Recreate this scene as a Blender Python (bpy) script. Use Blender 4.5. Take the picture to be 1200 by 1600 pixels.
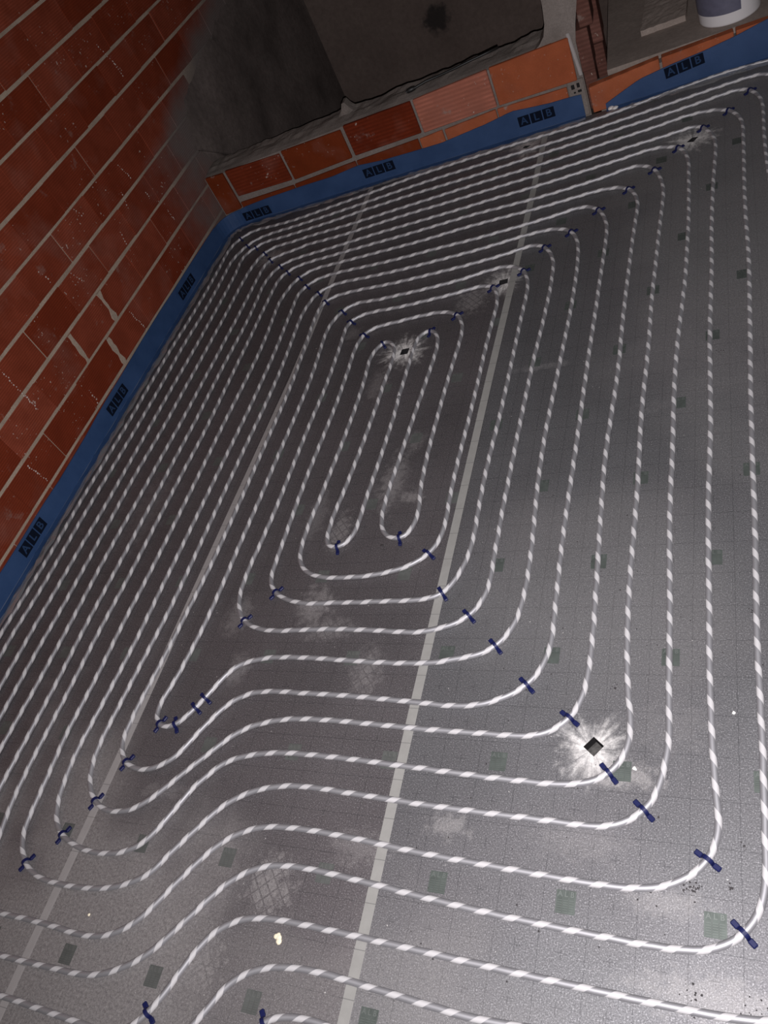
import bpy, bmesh, math, random
from mathutils import Matrix, Vector, noise as mnoise

for o in list(bpy.data.objects):
    bpy.data.objects.remove(o, do_unlink=True)
SC = bpy.context.scene
COL = SC.collection

# ------------------------------------------------------------------ camera
CAM_X=(0.890697, 0.235533, -0.388824)
CAM_Y=(0.064911, 0.780654, 0.621584)
CAM_Z=(0.44994, -0.578881, 0.680037)
CAM_LOC=(0.1294, -1.5807, 1.8451)
F_PX=1245.29
cd = bpy.data.cameras.new('camera')
cd.sensor_fit = 'AUTO'
cd.sensor_width = 36.0
cd.lens = 36.0 * F_PX / 1600.0
cd.clip_start = 0.02
cam = bpy.data.objects.new('camera', cd)
COL.objects.link(cam)
rot = Matrix((CAM_X, CAM_Y, CAM_Z)).transposed().to_4x4()
cam.matrix_world = Matrix.Translation(CAM_LOC) @ rot
SC.camera = cam

# ------------------------------------------------------------------ world: an unlit building site at night
w = bpy.data.worlds.new('night')
SC.world = w
w.use_nodes = True
w.node_tree.nodes['Background'].inputs[0].default_value = (0.9, 0.92, 1.0, 1)
w.node_tree.nodes['Background'].inputs[1].default_value = 0.003

# ------------------------------------------------------------------ the phone's flash, a hand's breadth from the lens
ld = bpy.data.lights.new('flash_lamp', 'SPOT')
ld.energy = 345.0
ld.color = (1.0, 0.965, 0.985)
ld.spot_size = math.radians(168)
ld.spot_blend = 1.0
ld.shadow_soft_size = 0.004
flash = bpy.data.objects.new('flash_lamp', ld)
COL.objects.link(flash)
FL = Vector(CAM_LOC) + Vector(CAM_X) * 0.012 - Vector(CAM_Y) * 0.028
FT = Vector((-0.70, 0.25, 0.0))
flash.location = FL
flash.rotation_euler = (FT - FL).to_track_quat('-Z', 'Y').to_euler()

SC.view_settings.view_transform = 'Standard'
SC.view_settings.look = 'None'
SC.view_settings.exposure = 0.0
SC.view_settings.gamma = 1.0
SC.view_settings.use_curve_mapping = False

# ------------------------------------------------------------------ surveyed pipe runs and clips (millimetres on the floor)
LOOPS=[
"-2660,-2300 -2660,-2270 -2660,-2240 -2659,-2210 -2659,-2180 -2659,-2150 -2659,-2120 -2659,-2090 -2659,-2060 -2659,-2030 -2658,-2000 -2658,-1970 -2658,-1940 -2658,-1910 -2658,-1880 -2658,-1850 -2657,-1820 -2657,-1790 -2657,-1760 -2657,-1730 -2657,-1700 -2656,-1670 -2656,-1640 -2656,-1610 -2656,-1580 -2655,-1550 -2655,-1520 -2655,-1490 -2655,-1460 -2654,-1430 -2654,-1400 -2654,-1370 -2653,-1340 -2653,-1310 -2653,-1280 -2652,-1250 -2652,-1220 -2652,-1190 -2651,-1160 -2651,-1130 -2650,-1100 -2650,-1070 -2650,-1040 -2649,-1010 -2649,-980 -2649,-950 -2648,-920 -2648,-890 -2647,-860 -2647,-830 -2647,-800 -2646,-770 -2646,-740 -2645,-710 -2645,-680 -2645,-650 -2644,-620 -2644,-590 -2643,-560 -2643,-530 -2642,-500 -2642,-470 -2641,-440 -2640,-410 -2638,-380 -2637,-351 -2636,-321 -2634,-291 -2633,-261 -2632,-231 -2631,-201 -2631,-171 -2631,-141 -2631,-111 -2631,-81 -2631,-51 -2632,-21 -2632,9 -2632,39 -2633,69 -2633,98 -2634,128 -2634,158 -2634,188 -2634,218 -2633,248 -2633,278 -2632,308 -2631,338 -2630,368 -2630,398 -2630,428 -2629,458 -2629,488 -2628,517 -2628,547 -2627,577 -2626,607 -2626,637 -2626,667 -2626,697 -2626,727 -2626,757 -2627,787 -2628,817 -2629,847 -2629,877 -2630,907 -2630,937 -2630,967 -2630,997 -2630,1027 -2630,1057 -2630,1087 -2629,1117 -2629,1147 -2629,1177 -2628,1207 -2627,1237 -2626,1267 -2625,1297 -2623,1327 -2622,1357 -2621,1387 -2621,1417 -2620,1447 -2619,1477 -2619,1506 -2619,1536 -2618,1566 -2618,1596 -2618,1626 -2618,1656 -2619,1686 -2619,1716 -2620,1746 -2621,1776 -2622,1806 -2623,1836 -2624,1866 -2626,1896 -2628,1926 -2630,1956 -2631,1986 -2631,2016 -2628,2046 -2622,2075 -2612,2103 -2596,2128 -2576,2150 -2553,2168 -2527,2181 -2498,2189 -2469,2192 -2439,2190 -2409,2187 -2379,2186 -2349,2186 -2319,2185 -2289,2185 -2260,2186 -2230,2188 -2200,2191 -2171,2195 -2141,2199 -2112,2204 -2082,2209 -2053,2214 -2023,2219 -1994,2224 -1964,2228 -1935,2233 -1905,2237 -1875,2241 -1846,2245 -1816,2249 -1786,2254 -1757,2258 -1727,2264 -1698,2269 -1669,2275 -1639,2280 -1610,2285 -1580,2290 -1551,2295 -1521,2300 -1492,2304 -1462,2308 -1433,2311 -1403,2314 -1373,2317 -1343,2319 -1314,2322 -1284,2324 -1254,2326 -1224,2329 -1194,2331 -1164,2333 -1134,2335 -1105,2337 -1075,2339 -1045,2342 -1015,2345 -985,2347 -956,2349 -926,2351 -896,2352 -867,2352 -837,2353 -807,2353 -777,2354 -748,2355 -718,2356 -688,2358 -658,2361 -628,2363 -599,2366 -569,2370 -539,2373 -510,2377 -480,2382 -451,2387 -421,2392 -392,2398 -363,2404 -333,2410 -304,2415 -275,2421 -245,2426 -216,2431 -186,2436 -157,2441 -127,2446 -98,2450 -68,2455 -39,2459 -9,2463 21,2466 50,2466 80,2464 110,2463 140,2462 170,2461 199,2461 229,2461 259,2462 289,2463 319,2465 349,2466 379,2469 409,2471 439,2473 469,2475 499,2477 528,2479 558,2482 588,2484 618,2486 648,2488 678,2491 708,2493 738,2495 768,2498 798,2500",
"-2585,-2300 -2585,-2270 -2585,-2240 -2584,-2210 -2584,-2180 -2584,-2150 -2584,-2120 -2584,-2090 -2584,-2060 -2583,-2030 -2583,-2000 -2583,-1970 -2583,-1940 -2583,-1910 -2583,-1880 -2582,-1850 -2582,-1820 -2582,-1790 -2582,-1760 -2582,-1730 -2581,-1700 -2581,-1670 -2581,-1640 -2581,-1610 -2581,-1580 -2580,-1550 -2580,-1520 -2580,-1490 -2579,-1460 -2579,-1430 -2579,-1400 -2578,-1370 -2578,-1340 -2577,-1310 -2577,-1280 -2576,-1250 -2576,-1220 -2575,-1190 -2575,-1160 -2574,-1130 -2574,-1100 -2573,-1070 -2573,-1040 -2572,-1010 -2572,-980 -2571,-950 -2571,-920 -2571,-890 -2570,-860 -2570,-830 -2570,-800 -2570,-770 -2570,-740 -2570,-710 -2570,-680 -2571,-650 -2572,-620 -2573,-590 -2573,-561 -2574,-531 -2574,-501 -2573,-471 -2571,-442 -2569,-412 -2567,-382 -2565,-353 -2564,-323 -2563,-293 -2562,-263 -2562,-233 -2562,-203 -2562,-173 -2562,-143 -2562,-113 -2562,-83 -2562,-53 -2562,-23 -2562,7 -2562,37 -2562,67 -2562,97 -2561,127 -2561,157 -2560,187 -2560,217 -2559,247 -2558,276 -2557,306 -2556,336 -2555,366 -2554,396 -2553,426 -2552,456 -2552,486 -2551,516 -2550,546 -2549,576 -2549,606 -2548,636 -2548,666 -2548,696 -2548,726 -2548,756 -2547,786 -2547,816 -2547,846 -2547,876 -2547,906 -2548,936 -2548,966 -2549,996 -2549,1026 -2550,1056 -2551,1086 -2551,1116 -2552,1146 -2552,1176 -2551,1206 -2551,1236 -2550,1266 -2549,1296 -2547,1326 -2546,1356 -2545,1385 -2544,1415 -2543,1445 -2543,1475 -2543,1505 -2543,1535 -2543,1565 -2544,1595 -2545,1625 -2546,1655 -2547,1685 -2549,1715 -2550,1745 -2551,1775 -2552,1805 -2554,1835 -2555,1865 -2555,1895 -2550,1924 -2542,1953 -2531,1981 -2518,2008 -2502,2033 -2482,2055 -2459,2073 -2433,2086 -2404,2095 -2375,2101 -2345,2105 -2315,2108 -2285,2110 -2255,2111 -2226,2113 -2196,2115 -2166,2118 -2136,2121 -2106,2124 -2077,2127 -2047,2131 -2017,2134 -1987,2138 -1958,2142 -1928,2146 -1898,2150 -1869,2153 -1839,2157 -1810,2161 -1780,2165 -1751,2169 -1721,2173 -1691,2177 -1662,2182 -1632,2186 -1603,2190 -1573,2194 -1543,2198 -1514,2202 -1484,2205 -1454,2209 -1424,2212 -1395,2215 -1365,2217 -1335,2220 -1305,2222 -1275,2224 -1245,2226 -1215,2228 -1186,2230 -1156,2232 -1126,2234 -1096,2236 -1066,2238 -1036,2240 -1006,2242 -976,2244 -946,2246 -917,2248 -887,2250 -857,2251 -827,2253 -797,2255 -767,2256 -738,2258 -708,2260 -678,2262 -648,2265 -618,2268 -588,2271 -559,2274 -529,2278 -499,2282 -470,2286 -440,2289 -410,2293 -380,2297 -351,2301 -321,2305 -291,2309 -262,2313 -232,2317 -202,2321 -173,2325 -143,2329 -113,2333 -83,2337 -54,2341 -24,2344 6,2348 36,2351 65,2355 95,2357 125,2357 153,2351 179,2338 205,2324 231,2310 252,2291 267,2266 276,2238 283,2209 287,2179 290,2149 291,2119 291,2089 291,2059 291,2029 291,1999 291,1969 290,1939 290,1909 290,1879 290,1849 291,1819 291,1789 291,1759 291,1729 291,1699 291,1669 291,1639 291,1609 291,1579 291,1549 291,1519 291,1489 291,1459 291,1429 291,1399 291,1369 291,1339 291,1309 291,1279 291,1249 291,1219 291,1189 291,1159 291,1129 291,1099 291,1069 291,1039 291,1009 290,979 290,949 290,919 290,889 290,859 290,829 290,799 290,769 290,739 290,709 290,679 290,649 290,619 290,589 290,559 290,529 290,499 290,469 290,439 290,409 290,379 290,349 290,319 290,289 291,259 291,229 291,199 291,169 291,139 291,109 291,79 292,49 292,19 292,-11 292,-41 292,-70 292,-100 293,-130 293,-160 293,-190 293,-220 293,-250 293,-280 294,-310 294,-340 294,-370 294,-400 294,-430 294,-460 294,-490 294,-520 294,-550 294,-580 295,-610 295,-640 295,-670 295,-700 294,-730 294,-760 294,-790 294,-820 294,-850 294,-880 293,-910 293,-940 293,-970 292,-1000 292,-1030 291,-1060 290,-1090 289,-1120 289,-1150 288,-1180 288,-1210 286,-1240 282,-1270 274,-1298 262,-1326 247,-1351 228,-1374 206,-1393 180,-1407 151,-1415 121,-1419 92,-1419 62,-1417 32,-1413 3,-1407 -27,-1401 -56,-1396 -86,-1392 -115,-1388 -145,-1384 -175,-1383 -205,-1383 -235,-1384 -264,-1386 -294,-1388 -324,-1390 -354,-1393 -384,-1395 -414,-1397 -444,-1399 -474,-1400 -503,-1401 -533,-1401 -563,-1400 -593,-1398 -623,-1397 -653,-1395 -683,-1393 -713,-1391 -743,-1390 -773,-1388 -803,-1386 -833,-1385 -863,-1383 -893,-1383 -923,-1383 -953,-1385 -982,-1388 -1012,-1393 -1041,-1401 -1068,-1412 -1094,-1427 -1117,-1446 -1136,-1469 -1151,-1494 -1166,-1519 -1183,-1544 -1200,-1568 -1219,-1590 -1240,-1612 -1262,-1632 -1286,-1650 -1312,-1665 -1338,-1678 -1366,-1689 -1395,-1699 -1424,-1706 -1453,-1712 -1483,-1717 -1513,-1721 -1542,-1723 -1572,-1724 -1602,-1724 -1632,-1724 -1662,-1723 -1692,-1722 -1722,-1721 -1752,-1719 -1782,-1718 -1812,-1716 -1842,-1714 -1872,-1713 -1902,-1711 -1932,-1710 -1962,-1708 -1992,-1707 -2022,-1706 -2052,-1705 -2082,-1703 -2112,-1702 -2141,-1700 -2171,-1696 -2201,-1691 -2229,-1683 -2257,-1672 -2284,-1658 -2309,-1642 -2332,-1623 -2353,-1601 -2370,-1577 -2383,-1551 -2393,-1523 -2399,-1493 -2404,-1464 -2407,-1434 -2409,-1404 -2411,-1374 -2411,-1344 -2411,-1314 -2410,-1284 -2409,-1254 -2408,-1224 -2407,-1194 -2406,-1164 -2404,-1134 -2402,-1104 -2400,-1074 -2398,-1044 -2397,-1015 -2395,-985 -2393,-955 -2392,-925 -2391,-895 -2390,-865 -2389,-835 -2389,-825",
"-2389,-825 -2389,-795 -2389,-765 -2389,-735 -2389,-705 -2389,-675 -2390,-646 -2389,-616 -2389,-586 -2389,-556 -2388,-527 -2387,-497 -2386,-467 -2384,-437 -2384,-407 -2383,-378 -2382,-348 -2382,-318 -2382,-288 -2382,-258 -2382,-228 -2382,-198 -2382,-168 -2382,-138 -2383,-108 -2383,-78 -2383,-48 -2383,-18 -2383,12 -2383,42 -2383,72 -2383,102 -2384,132 -2384,162 -2384,192 -2384,222 -2384,252 -2383,282 -2383,312 -2382,342 -2380,372 -2379,402 -2378,432 -2376,462 -2375,492 -2374,522 -2373,551 -2372,581 -2372,611 -2371,641 -2371,671 -2371,701 -2371,731 -2371,761 -2371,791 -2371,821 -2371,851 -2371,881 -2370,911 -2370,941 -2370,971 -2370,1001 -2370,1031 -2370,1061 -2370,1091 -2370,1121 -2370,1151 -2370,1181 -2370,1211 -2370,1241 -2370,1271 -2369,1301 -2369,1331 -2370,1361 -2370,1391 -2370,1421 -2371,1451 -2372,1481 -2373,1511 -2374,1541 -2374,1571 -2375,1601 -2375,1631 -2374,1661 -2373,1691 -2373,1721 -2372,1751 -2368,1780 -2363,1810 -2357,1839 -2349,1868 -2335,1893 -2316,1915 -2293,1933 -2266,1943 -2237,1948 -2207,1949 -2177,1950 -2147,1952 -2118,1956 -2089,1961 -2059,1963 -2030,1965 -2000,1967 -1970,1968 -1940,1970 -1910,1972 -1880,1973 -1850,1975 -1821,1977 -1791,1979 -1761,1982 -1731,1985 -1701,1988 -1671,1991 -1642,1994 -1612,1998 -1582,2001 -1552,2004 -1523,2007 -1493,2010 -1463,2013 -1434,2016 -1404,2019 -1374,2022 -1345,2025 -1315,2028 -1285,2031 -1255,2034 -1226,2037 -1196,2040 -1166,2043 -1136,2046 -1106,2049 -1076,2052 -1047,2054 -1017,2057 -987,2059 -957,2061 -927,2063 -897,2065 -868,2068 -838,2070 -808,2073 -778,2076 -749,2079 -719,2082 -689,2085 -659,2088 -630,2092 -600,2096 -570,2100 -540,2104 -511,2108 -481,2111 -452,2115 -422,2118 -392,2122 -363,2125 -333,2129 -304,2132 -275,2137 -245,2142 -216,2148 -187,2154 -157,2158 -127,2158 -97,2156 -68,2151 -39,2143 -12,2130 12,2113 31,2091 45,2065 56,2038 64,2009 69,1979 71,1949 72,1919 72,1889 71,1859 71,1829 71,1799 71,1769 70,1739 70,1709 69,1679 69,1649 68,1619 68,1589 67,1559 67,1529 67,1499 66,1469 66,1439 66,1409 66,1379 66,1349 66,1319 66,1289 66,1259 67,1229 67,1199 68,1169 68,1139 69,1110 69,1080 69,1050 69,1020 69,990 69,960 68,930 68,900 67,870 67,840 66,810 65,780 65,750 64,720 64,690 63,660 63,630 62,600 61,570 61,540 60,510 59,480 59,450 58,420 57,390 57,360 56,330 56,300 55,270 55,240 55,210 54,180 54,150 54,120 54,90 53,60 53,30 53,0 53,-30 53,-60 53,-90 53,-120 52,-150 52,-180 52,-210 51,-240 51,-270 50,-300 50,-330 49,-360 48,-390 48,-420 47,-450 47,-480 47,-510 47,-540 47,-570 47,-600 48,-630 48,-660 48,-690 48,-720 49,-750 49,-780 49,-810 48,-840 48,-870 48,-900 48,-930 47,-960 47,-990 47,-1020 45,-1050 41,-1079 33,-1108 20,-1135 2,-1158 -20,-1177 -46,-1191 -74,-1201 -104,-1205 -134,-1208 -164,-1208 -194,-1209 -224,-1208 -254,-1207 -284,-1207 -314,-1206 -344,-1205 -373,-1204 -403,-1203 -433,-1202 -463,-1201 -493,-1200 -523,-1198 -553,-1197 -583,-1195 -613,-1193 -643,-1191 -673,-1189 -703,-1187 -733,-1185 -763,-1182 -793,-1180 -823,-1178 -853,-1176 -882,-1174 -912,-1172 -942,-1170 -972,-1169 -1002,-1168 -1032,-1168 -1062,-1170 -1092,-1173 -1121,-1180 -1149,-1190 -1176,-1204 -1200,-1220 -1223,-1239 -1244,-1261 -1264,-1284 -1282,-1307 -1301,-1330 -1320,-1353 -1339,-1376 -1358,-1399 -1379,-1421 -1402,-1440 -1427,-1457 -1453,-1471 -1480,-1484 -1508,-1494 -1537,-1501 -1567,-1505 -1597,-1507 -1627,-1508 -1657,-1508 -1687,-1509 -1717,-1510 -1747,-1510 -1776,-1511 -1806,-1511 -1836,-1512 -1866,-1512 -1896,-1511 -1926,-1508 -1956,-1504 -1985,-1498 -2014,-1491 -2043,-1482 -2071,-1471 -2098,-1459 -2123,-1442 -2144,-1422 -2162,-1398 -2176,-1372 -2187,-1344 -2195,-1315 -2202,-1286 -2206,-1257 -2208,-1227 -2209,-1197 -2210,-1167 -2210,-1137 -2210,-1107 -2210,-1077",
"-2210,-1077 -2210,-1047 -2209,-1017 -2208,-987 -2208,-957 -2207,-927 -2206,-897 -2206,-867 -2205,-838 -2204,-808 -2204,-778 -2204,-748 -2203,-718 -2203,-688 -2203,-658 -2204,-629 -2204,-599 -2205,-569 -2206,-539 -2206,-509 -2206,-479 -2206,-449 -2206,-419 -2205,-389 -2205,-359 -2204,-329 -2203,-299 -2203,-269 -2202,-239 -2201,-209 -2201,-179 -2200,-149 -2199,-119 -2199,-89 -2198,-59 -2198,-29 -2198,1 -2197,31 -2197,61 -2197,91 -2196,121 -2196,151 -2196,181 -2195,211 -2195,241 -2195,271 -2195,301 -2195,331 -2195,361 -2194,391 -2194,421 -2193,451 -2193,481 -2192,510 -2192,540 -2191,570 -2191,600 -2191,630 -2192,660 -2192,690 -2193,720 -2193,750 -2194,780 -2194,810 -2195,840 -2195,870 -2195,900 -2195,930 -2195,960 -2195,990 -2195,1020 -2194,1050 -2194,1080 -2194,1110 -2193,1140 -2193,1170 -2192,1200 -2192,1230 -2193,1260 -2193,1290 -2194,1320 -2195,1350 -2197,1380 -2199,1410 -2201,1439 -2202,1469 -2205,1499 -2208,1529 -2210,1559 -2209,1589 -2206,1619 -2200,1648 -2191,1676 -2178,1703 -2162,1727 -2139,1744 -2112,1756 -2083,1764 -2053,1770 -2024,1774 -1994,1777 -1964,1779 -1934,1782 -1904,1784 -1874,1787 -1845,1790 -1815,1793 -1785,1796 -1755,1799 -1726,1803 -1696,1806 -1666,1810 -1637,1813 -1607,1816 -1577,1819 -1547,1821 -1518,1823 -1488,1825 -1458,1827 -1428,1829 -1398,1831 -1368,1833 -1339,1835 -1309,1838 -1279,1840 -1249,1842 -1219,1844 -1189,1847 -1160,1849 -1130,1852 -1100,1855 -1070,1859 -1040,1862 -1011,1865 -981,1868 -951,1870 -921,1872 -891,1875 -861,1876 -831,1879 -802,1881 -772,1884 -742,1887 -712,1890 -683,1894 -653,1898 -623,1902 -593,1906 -564,1909 -534,1913 -504,1917 -474,1921 -445,1925 -415,1929 -386,1934 -356,1940 -327,1944 -297,1946 -267,1943 -239,1935 -212,1923 -188,1906 -170,1883 -157,1856 -149,1828 -143,1798 -139,1769 -137,1739 -137,1709 -137,1679 -136,1649 -136,1619 -135,1589 -135,1559 -134,1529 -134,1499 -134,1469 -133,1439 -133,1409 -133,1379 -133,1349 -133,1319 -133,1289 -134,1259 -134,1229 -135,1199 -135,1169 -136,1139 -136,1109 -137,1079 -137,1049 -138,1019 -139,989 -140,959 -141,929 -143,899 -145,869 -146,839 -148,809 -150,779 -152,749 -154,719 -155,690 -157,660 -158,630 -159,600 -160,570 -161,540 -162,510 -162,480 -163,450 -163,420 -163,390 -163,360 -163,330 -163,300 -163,270 -162,240 -162,210 -162,180 -162,150 -162,120 -162,90 -162,60 -163,30 -163,0 -163,-30 -163,-60 -163,-90 -163,-120 -162,-150 -161,-180 -161,-210 -160,-240 -159,-270 -158,-300 -157,-330 -156,-360 -155,-390 -154,-420 -154,-450 -153,-480 -153,-510 -152,-540 -152,-570 -151,-600 -151,-630 -150,-660 -149,-690 -148,-720 -147,-750 -148,-780 -151,-810 -156,-839 -162,-868 -171,-897 -184,-923 -203,-945 -226,-963 -253,-976 -281,-983 -311,-986 -341,-986 -371,-985 -401,-984 -431,-984 -461,-983 -491,-983 -521,-983 -551,-982 -581,-982 -611,-981 -641,-981 -671,-980 -701,-979 -731,-979 -761,-977 -791,-976 -821,-975 -851,-974 -881,-972 -910,-971 -940,-970 -970,-969 -1000,-967 -1030,-966 -1060,-966 -1090,-966 -1120,-968 -1150,-972 -1179,-978 -1208,-985 -1236,-995 -1263,-1008 -1289,-1023 -1313,-1041 -1335,-1062 -1354,-1085 -1373,-1108 -1392,-1131 -1410,-1154 -1428,-1178 -1446,-1202 -1463,-1227 -1484,-1248 -1509,-1264 -1536,-1277 -1564,-1288 -1592,-1296 -1622,-1302 -1651,-1307 -1681,-1309 -1711,-1311 -1741,-1312 -1771,-1312 -1801,-1311 -1831,-1310 -1861,-1306 -1890,-1299 -1918,-1289 -1943,-1274",
"-1943,-1274 -1967,-1256 -1987,-1234 -2003,-1209 -2013,-1182 -2018,-1152 -2020,-1122 -2022,-1092 -2024,-1062 -2025,-1033 -2027,-1003 -2029,-973 -2031,-943 -2033,-913 -2034,-883 -2034,-854 -2033,-824 -2031,-794 -2030,-764 -2029,-734 -2027,-704 -2027,-675 -2026,-645 -2026,-615 -2026,-585 -2026,-555 -2026,-525 -2026,-495 -2025,-465 -2025,-435 -2024,-405 -2023,-375 -2021,-346 -2020,-316 -2019,-286 -2018,-256 -2017,-226 -2016,-196 -2016,-166 -2015,-136 -2015,-106 -2014,-76 -2014,-46 -2014,-16 -2013,14 -2013,44 -2013,74 -2013,104 -2012,134 -2012,164 -2012,194 -2012,224 -2012,254 -2012,284 -2012,314 -2012,344 -2012,374 -2012,404 -2013,434 -2013,464 -2013,494 -2013,524 -2013,554 -2013,584 -2012,614 -2012,644 -2011,674 -2011,704 -2010,734 -2010,764 -2009,794 -2009,824 -2009,854 -2008,884 -2009,914 -2009,944 -2009,974 -2010,1004 -2011,1034 -2012,1064 -2014,1094 -2016,1124 -2018,1153 -2021,1183 -2024,1213 -2027,1243 -2030,1273 -2033,1302 -2036,1332 -2038,1362 -2039,1392 -2036,1422 -2031,1451 -2025,1481 -2018,1510 -2008,1538 -1992,1562 -1972,1584 -1949,1602 -1922,1615 -1894,1623 -1864,1626 -1834,1627 -1804,1627 -1774,1628 -1744,1629 -1714,1630 -1684,1631 -1654,1632 -1624,1633 -1595,1634 -1565,1636 -1535,1637 -1505,1638 -1475,1639 -1445,1641 -1415,1642 -1385,1643 -1355,1645 -1326,1647 -1296,1650 -1266,1653 -1236,1657 -1207,1660 -1177,1664 -1147,1667 -1117,1670 -1088,1672 -1058,1674 -1028,1675 -998,1677 -968,1678 -938,1679 -908,1680 -878,1681 -848,1682 -818,1683 -788,1685 -759,1687 -729,1689 -699,1692 -669,1695 -639,1698 -609,1701 -580,1704 -550,1707 -520,1709 -490,1709 -460,1706 -431,1700 -404,1688 -381,1670 -363,1647 -350,1620 -341,1592 -335,1563 -331,1533 -331,1503 -331,1473 -333,1443 -334,1413 -335,1383 -336,1353 -337,1323 -338,1294 -339,1264 -339,1234 -340,1204 -341,1174 -341,1144 -342,1114 -342,1084 -343,1054 -343,1024 -344,994 -344,964 -345,934 -345,904 -345,874 -346,844 -346,814 -346,784 -346,754 -346,724 -346,694 -346,664 -345,634 -345,604 -346,574 -346,544 -346,514 -347,484 -348,454 -349,424 -350,394 -352,364 -353,334 -354,304 -355,274 -357,244 -358,214 -358,184 -359,154 -359,124 -359,94 -359,64 -358,34 -357,4 -357,-26 -356,-56 -355,-86 -355,-116 -354,-146 -353,-176 -352,-206 -351,-236 -350,-266 -349,-296 -348,-326 -348,-356 -347,-386 -346,-416 -345,-446 -345,-476 -345,-506 -345,-536 -345,-566 -347,-596 -349,-625 -353,-655 -361,-684 -372,-711 -389,-735 -411,-755 -436,-770 -464,-779 -494,-783 -524,-784 -554,-784 -584,-783 -614,-783 -644,-783 -673,-783 -703,-782 -733,-782 -763,-782 -793,-781 -823,-780 -853,-779 -883,-778 -913,-777 -943,-776 -973,-775 -1003,-774 -1033,-773 -1063,-773 -1093,-773 -1123,-773 -1153,-774 -1183,-776 -1213,-780 -1242,-785 -1271,-793 -1300,-801 -1327,-813 -1353,-828 -1377,-846 -1399,-866 -1420,-888 -1441,-909 -1462,-930 -1483,-951 -1504,-973 -1524,-995 -1545,-1016 -1566,-1038 -1589,-1057 -1613,-1074 -1640,-1087 -1669,-1094 -1698,-1097 -1728,-1095 -1757,-1087 -1783,-1075 -1792,-1069",
"-1792,-1069 -1814,-1050 -1833,-1028 -1848,-1002 -1858,-974 -1865,-945 -1868,-915 -1869,-885 -1869,-855 -1867,-825 -1865,-795 -1863,-765 -1861,-735 -1859,-706 -1857,-676 -1855,-646 -1853,-616 -1850,-586 -1848,-556 -1846,-526 -1843,-496 -1841,-466 -1839,-437 -1837,-407 -1836,-377 -1835,-347 -1834,-317 -1834,-287 -1834,-257 -1833,-227 -1833,-197 -1833,-167 -1833,-137 -1833,-107 -1833,-77 -1833,-47 -1833,-17 -1833,13 -1833,43 -1833,73 -1833,103 -1833,133 -1833,163 -1833,193 -1833,223 -1832,253 -1832,283 -1832,313 -1832,343 -1832,373 -1831,403 -1831,433 -1830,463 -1830,493 -1829,523 -1829,553 -1828,583 -1828,613 -1828,643 -1828,673 -1828,703 -1828,733 -1829,763 -1829,793 -1830,823 -1831,853 -1833,883 -1834,913 -1836,943 -1838,973 -1840,1003 -1842,1032 -1845,1062 -1847,1092 -1849,1122 -1852,1152 -1853,1182 -1855,1212 -1854,1242 -1852,1272 -1847,1301 -1841,1331 -1833,1359 -1820,1385 -1800,1407 -1776,1424 -1749,1435 -1720,1442 -1690,1444 -1660,1444 -1630,1443 -1600,1441 -1571,1440 -1541,1440 -1511,1439 -1481,1439 -1451,1438 -1421,1439 -1391,1439 -1361,1440 -1331,1441 -1301,1443 -1271,1444 -1241,1446 -1211,1448 -1181,1449 -1151,1451 -1121,1453 -1091,1455 -1061,1457 -1032,1459 -1002,1462 -972,1466 -942,1469 -913,1473 -883,1477 -853,1482 -824,1486 -794,1489 -764,1491 -734,1492 -704,1492 -675,1487 -647,1478 -621,1464 -600,1443 -584,1419 -572,1391 -563,1363 -557,1334 -553,1304 -550,1274 -548,1244 -547,1214 -545,1184 -544,1154 -544,1124 -543,1094 -543,1064 -543,1034 -543,1004 -543,974 -543,944 -544,914 -544,884 -545,854 -546,824 -547,794 -548,764 -549,734 -550,704 -551,674 -552,644 -553,614 -554,584 -555,554 -556,524 -557,494 -558,464 -559,435 -560,405 -561,375 -562,345 -563,315 -564,285 -564,255 -564,225 -564,195 -564,165 -563,135 -563,105 -562,75 -561,45 -560,15 -558,-15 -557,-45 -555,-75 -553,-105 -552,-135 -550,-165 -549,-195 -548,-225 -548,-255 -547,-285 -547,-315 -548,-345 -550,-375 -553,-404 -557,-434 -566,-462 -578,-489 -595,-514 -616,-535 -641,-550 -668,-560 -698,-567 -727,-573 -756,-580 -786,-584 -816,-586 -846,-587 -876,-588 -906,-588 -936,-587 -966,-587 -995,-586 -1025,-584 -1055,-583 -1085,-582 -1115,-580 -1145,-579 -1175,-577 -1205,-577 -1235,-576 -1265,-576 -1295,-577 -1325,-578 -1355,-582 -1384,-588 -1413,-596 -1440,-607 -1463,-625 -1482,-648 -1497,-673 -1512,-699 -1526,-725 -1542,-750 -1559,-775 -1578,-798 -1600,-817 -1626,-826 -1654,-823 -1662,-819",
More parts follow.
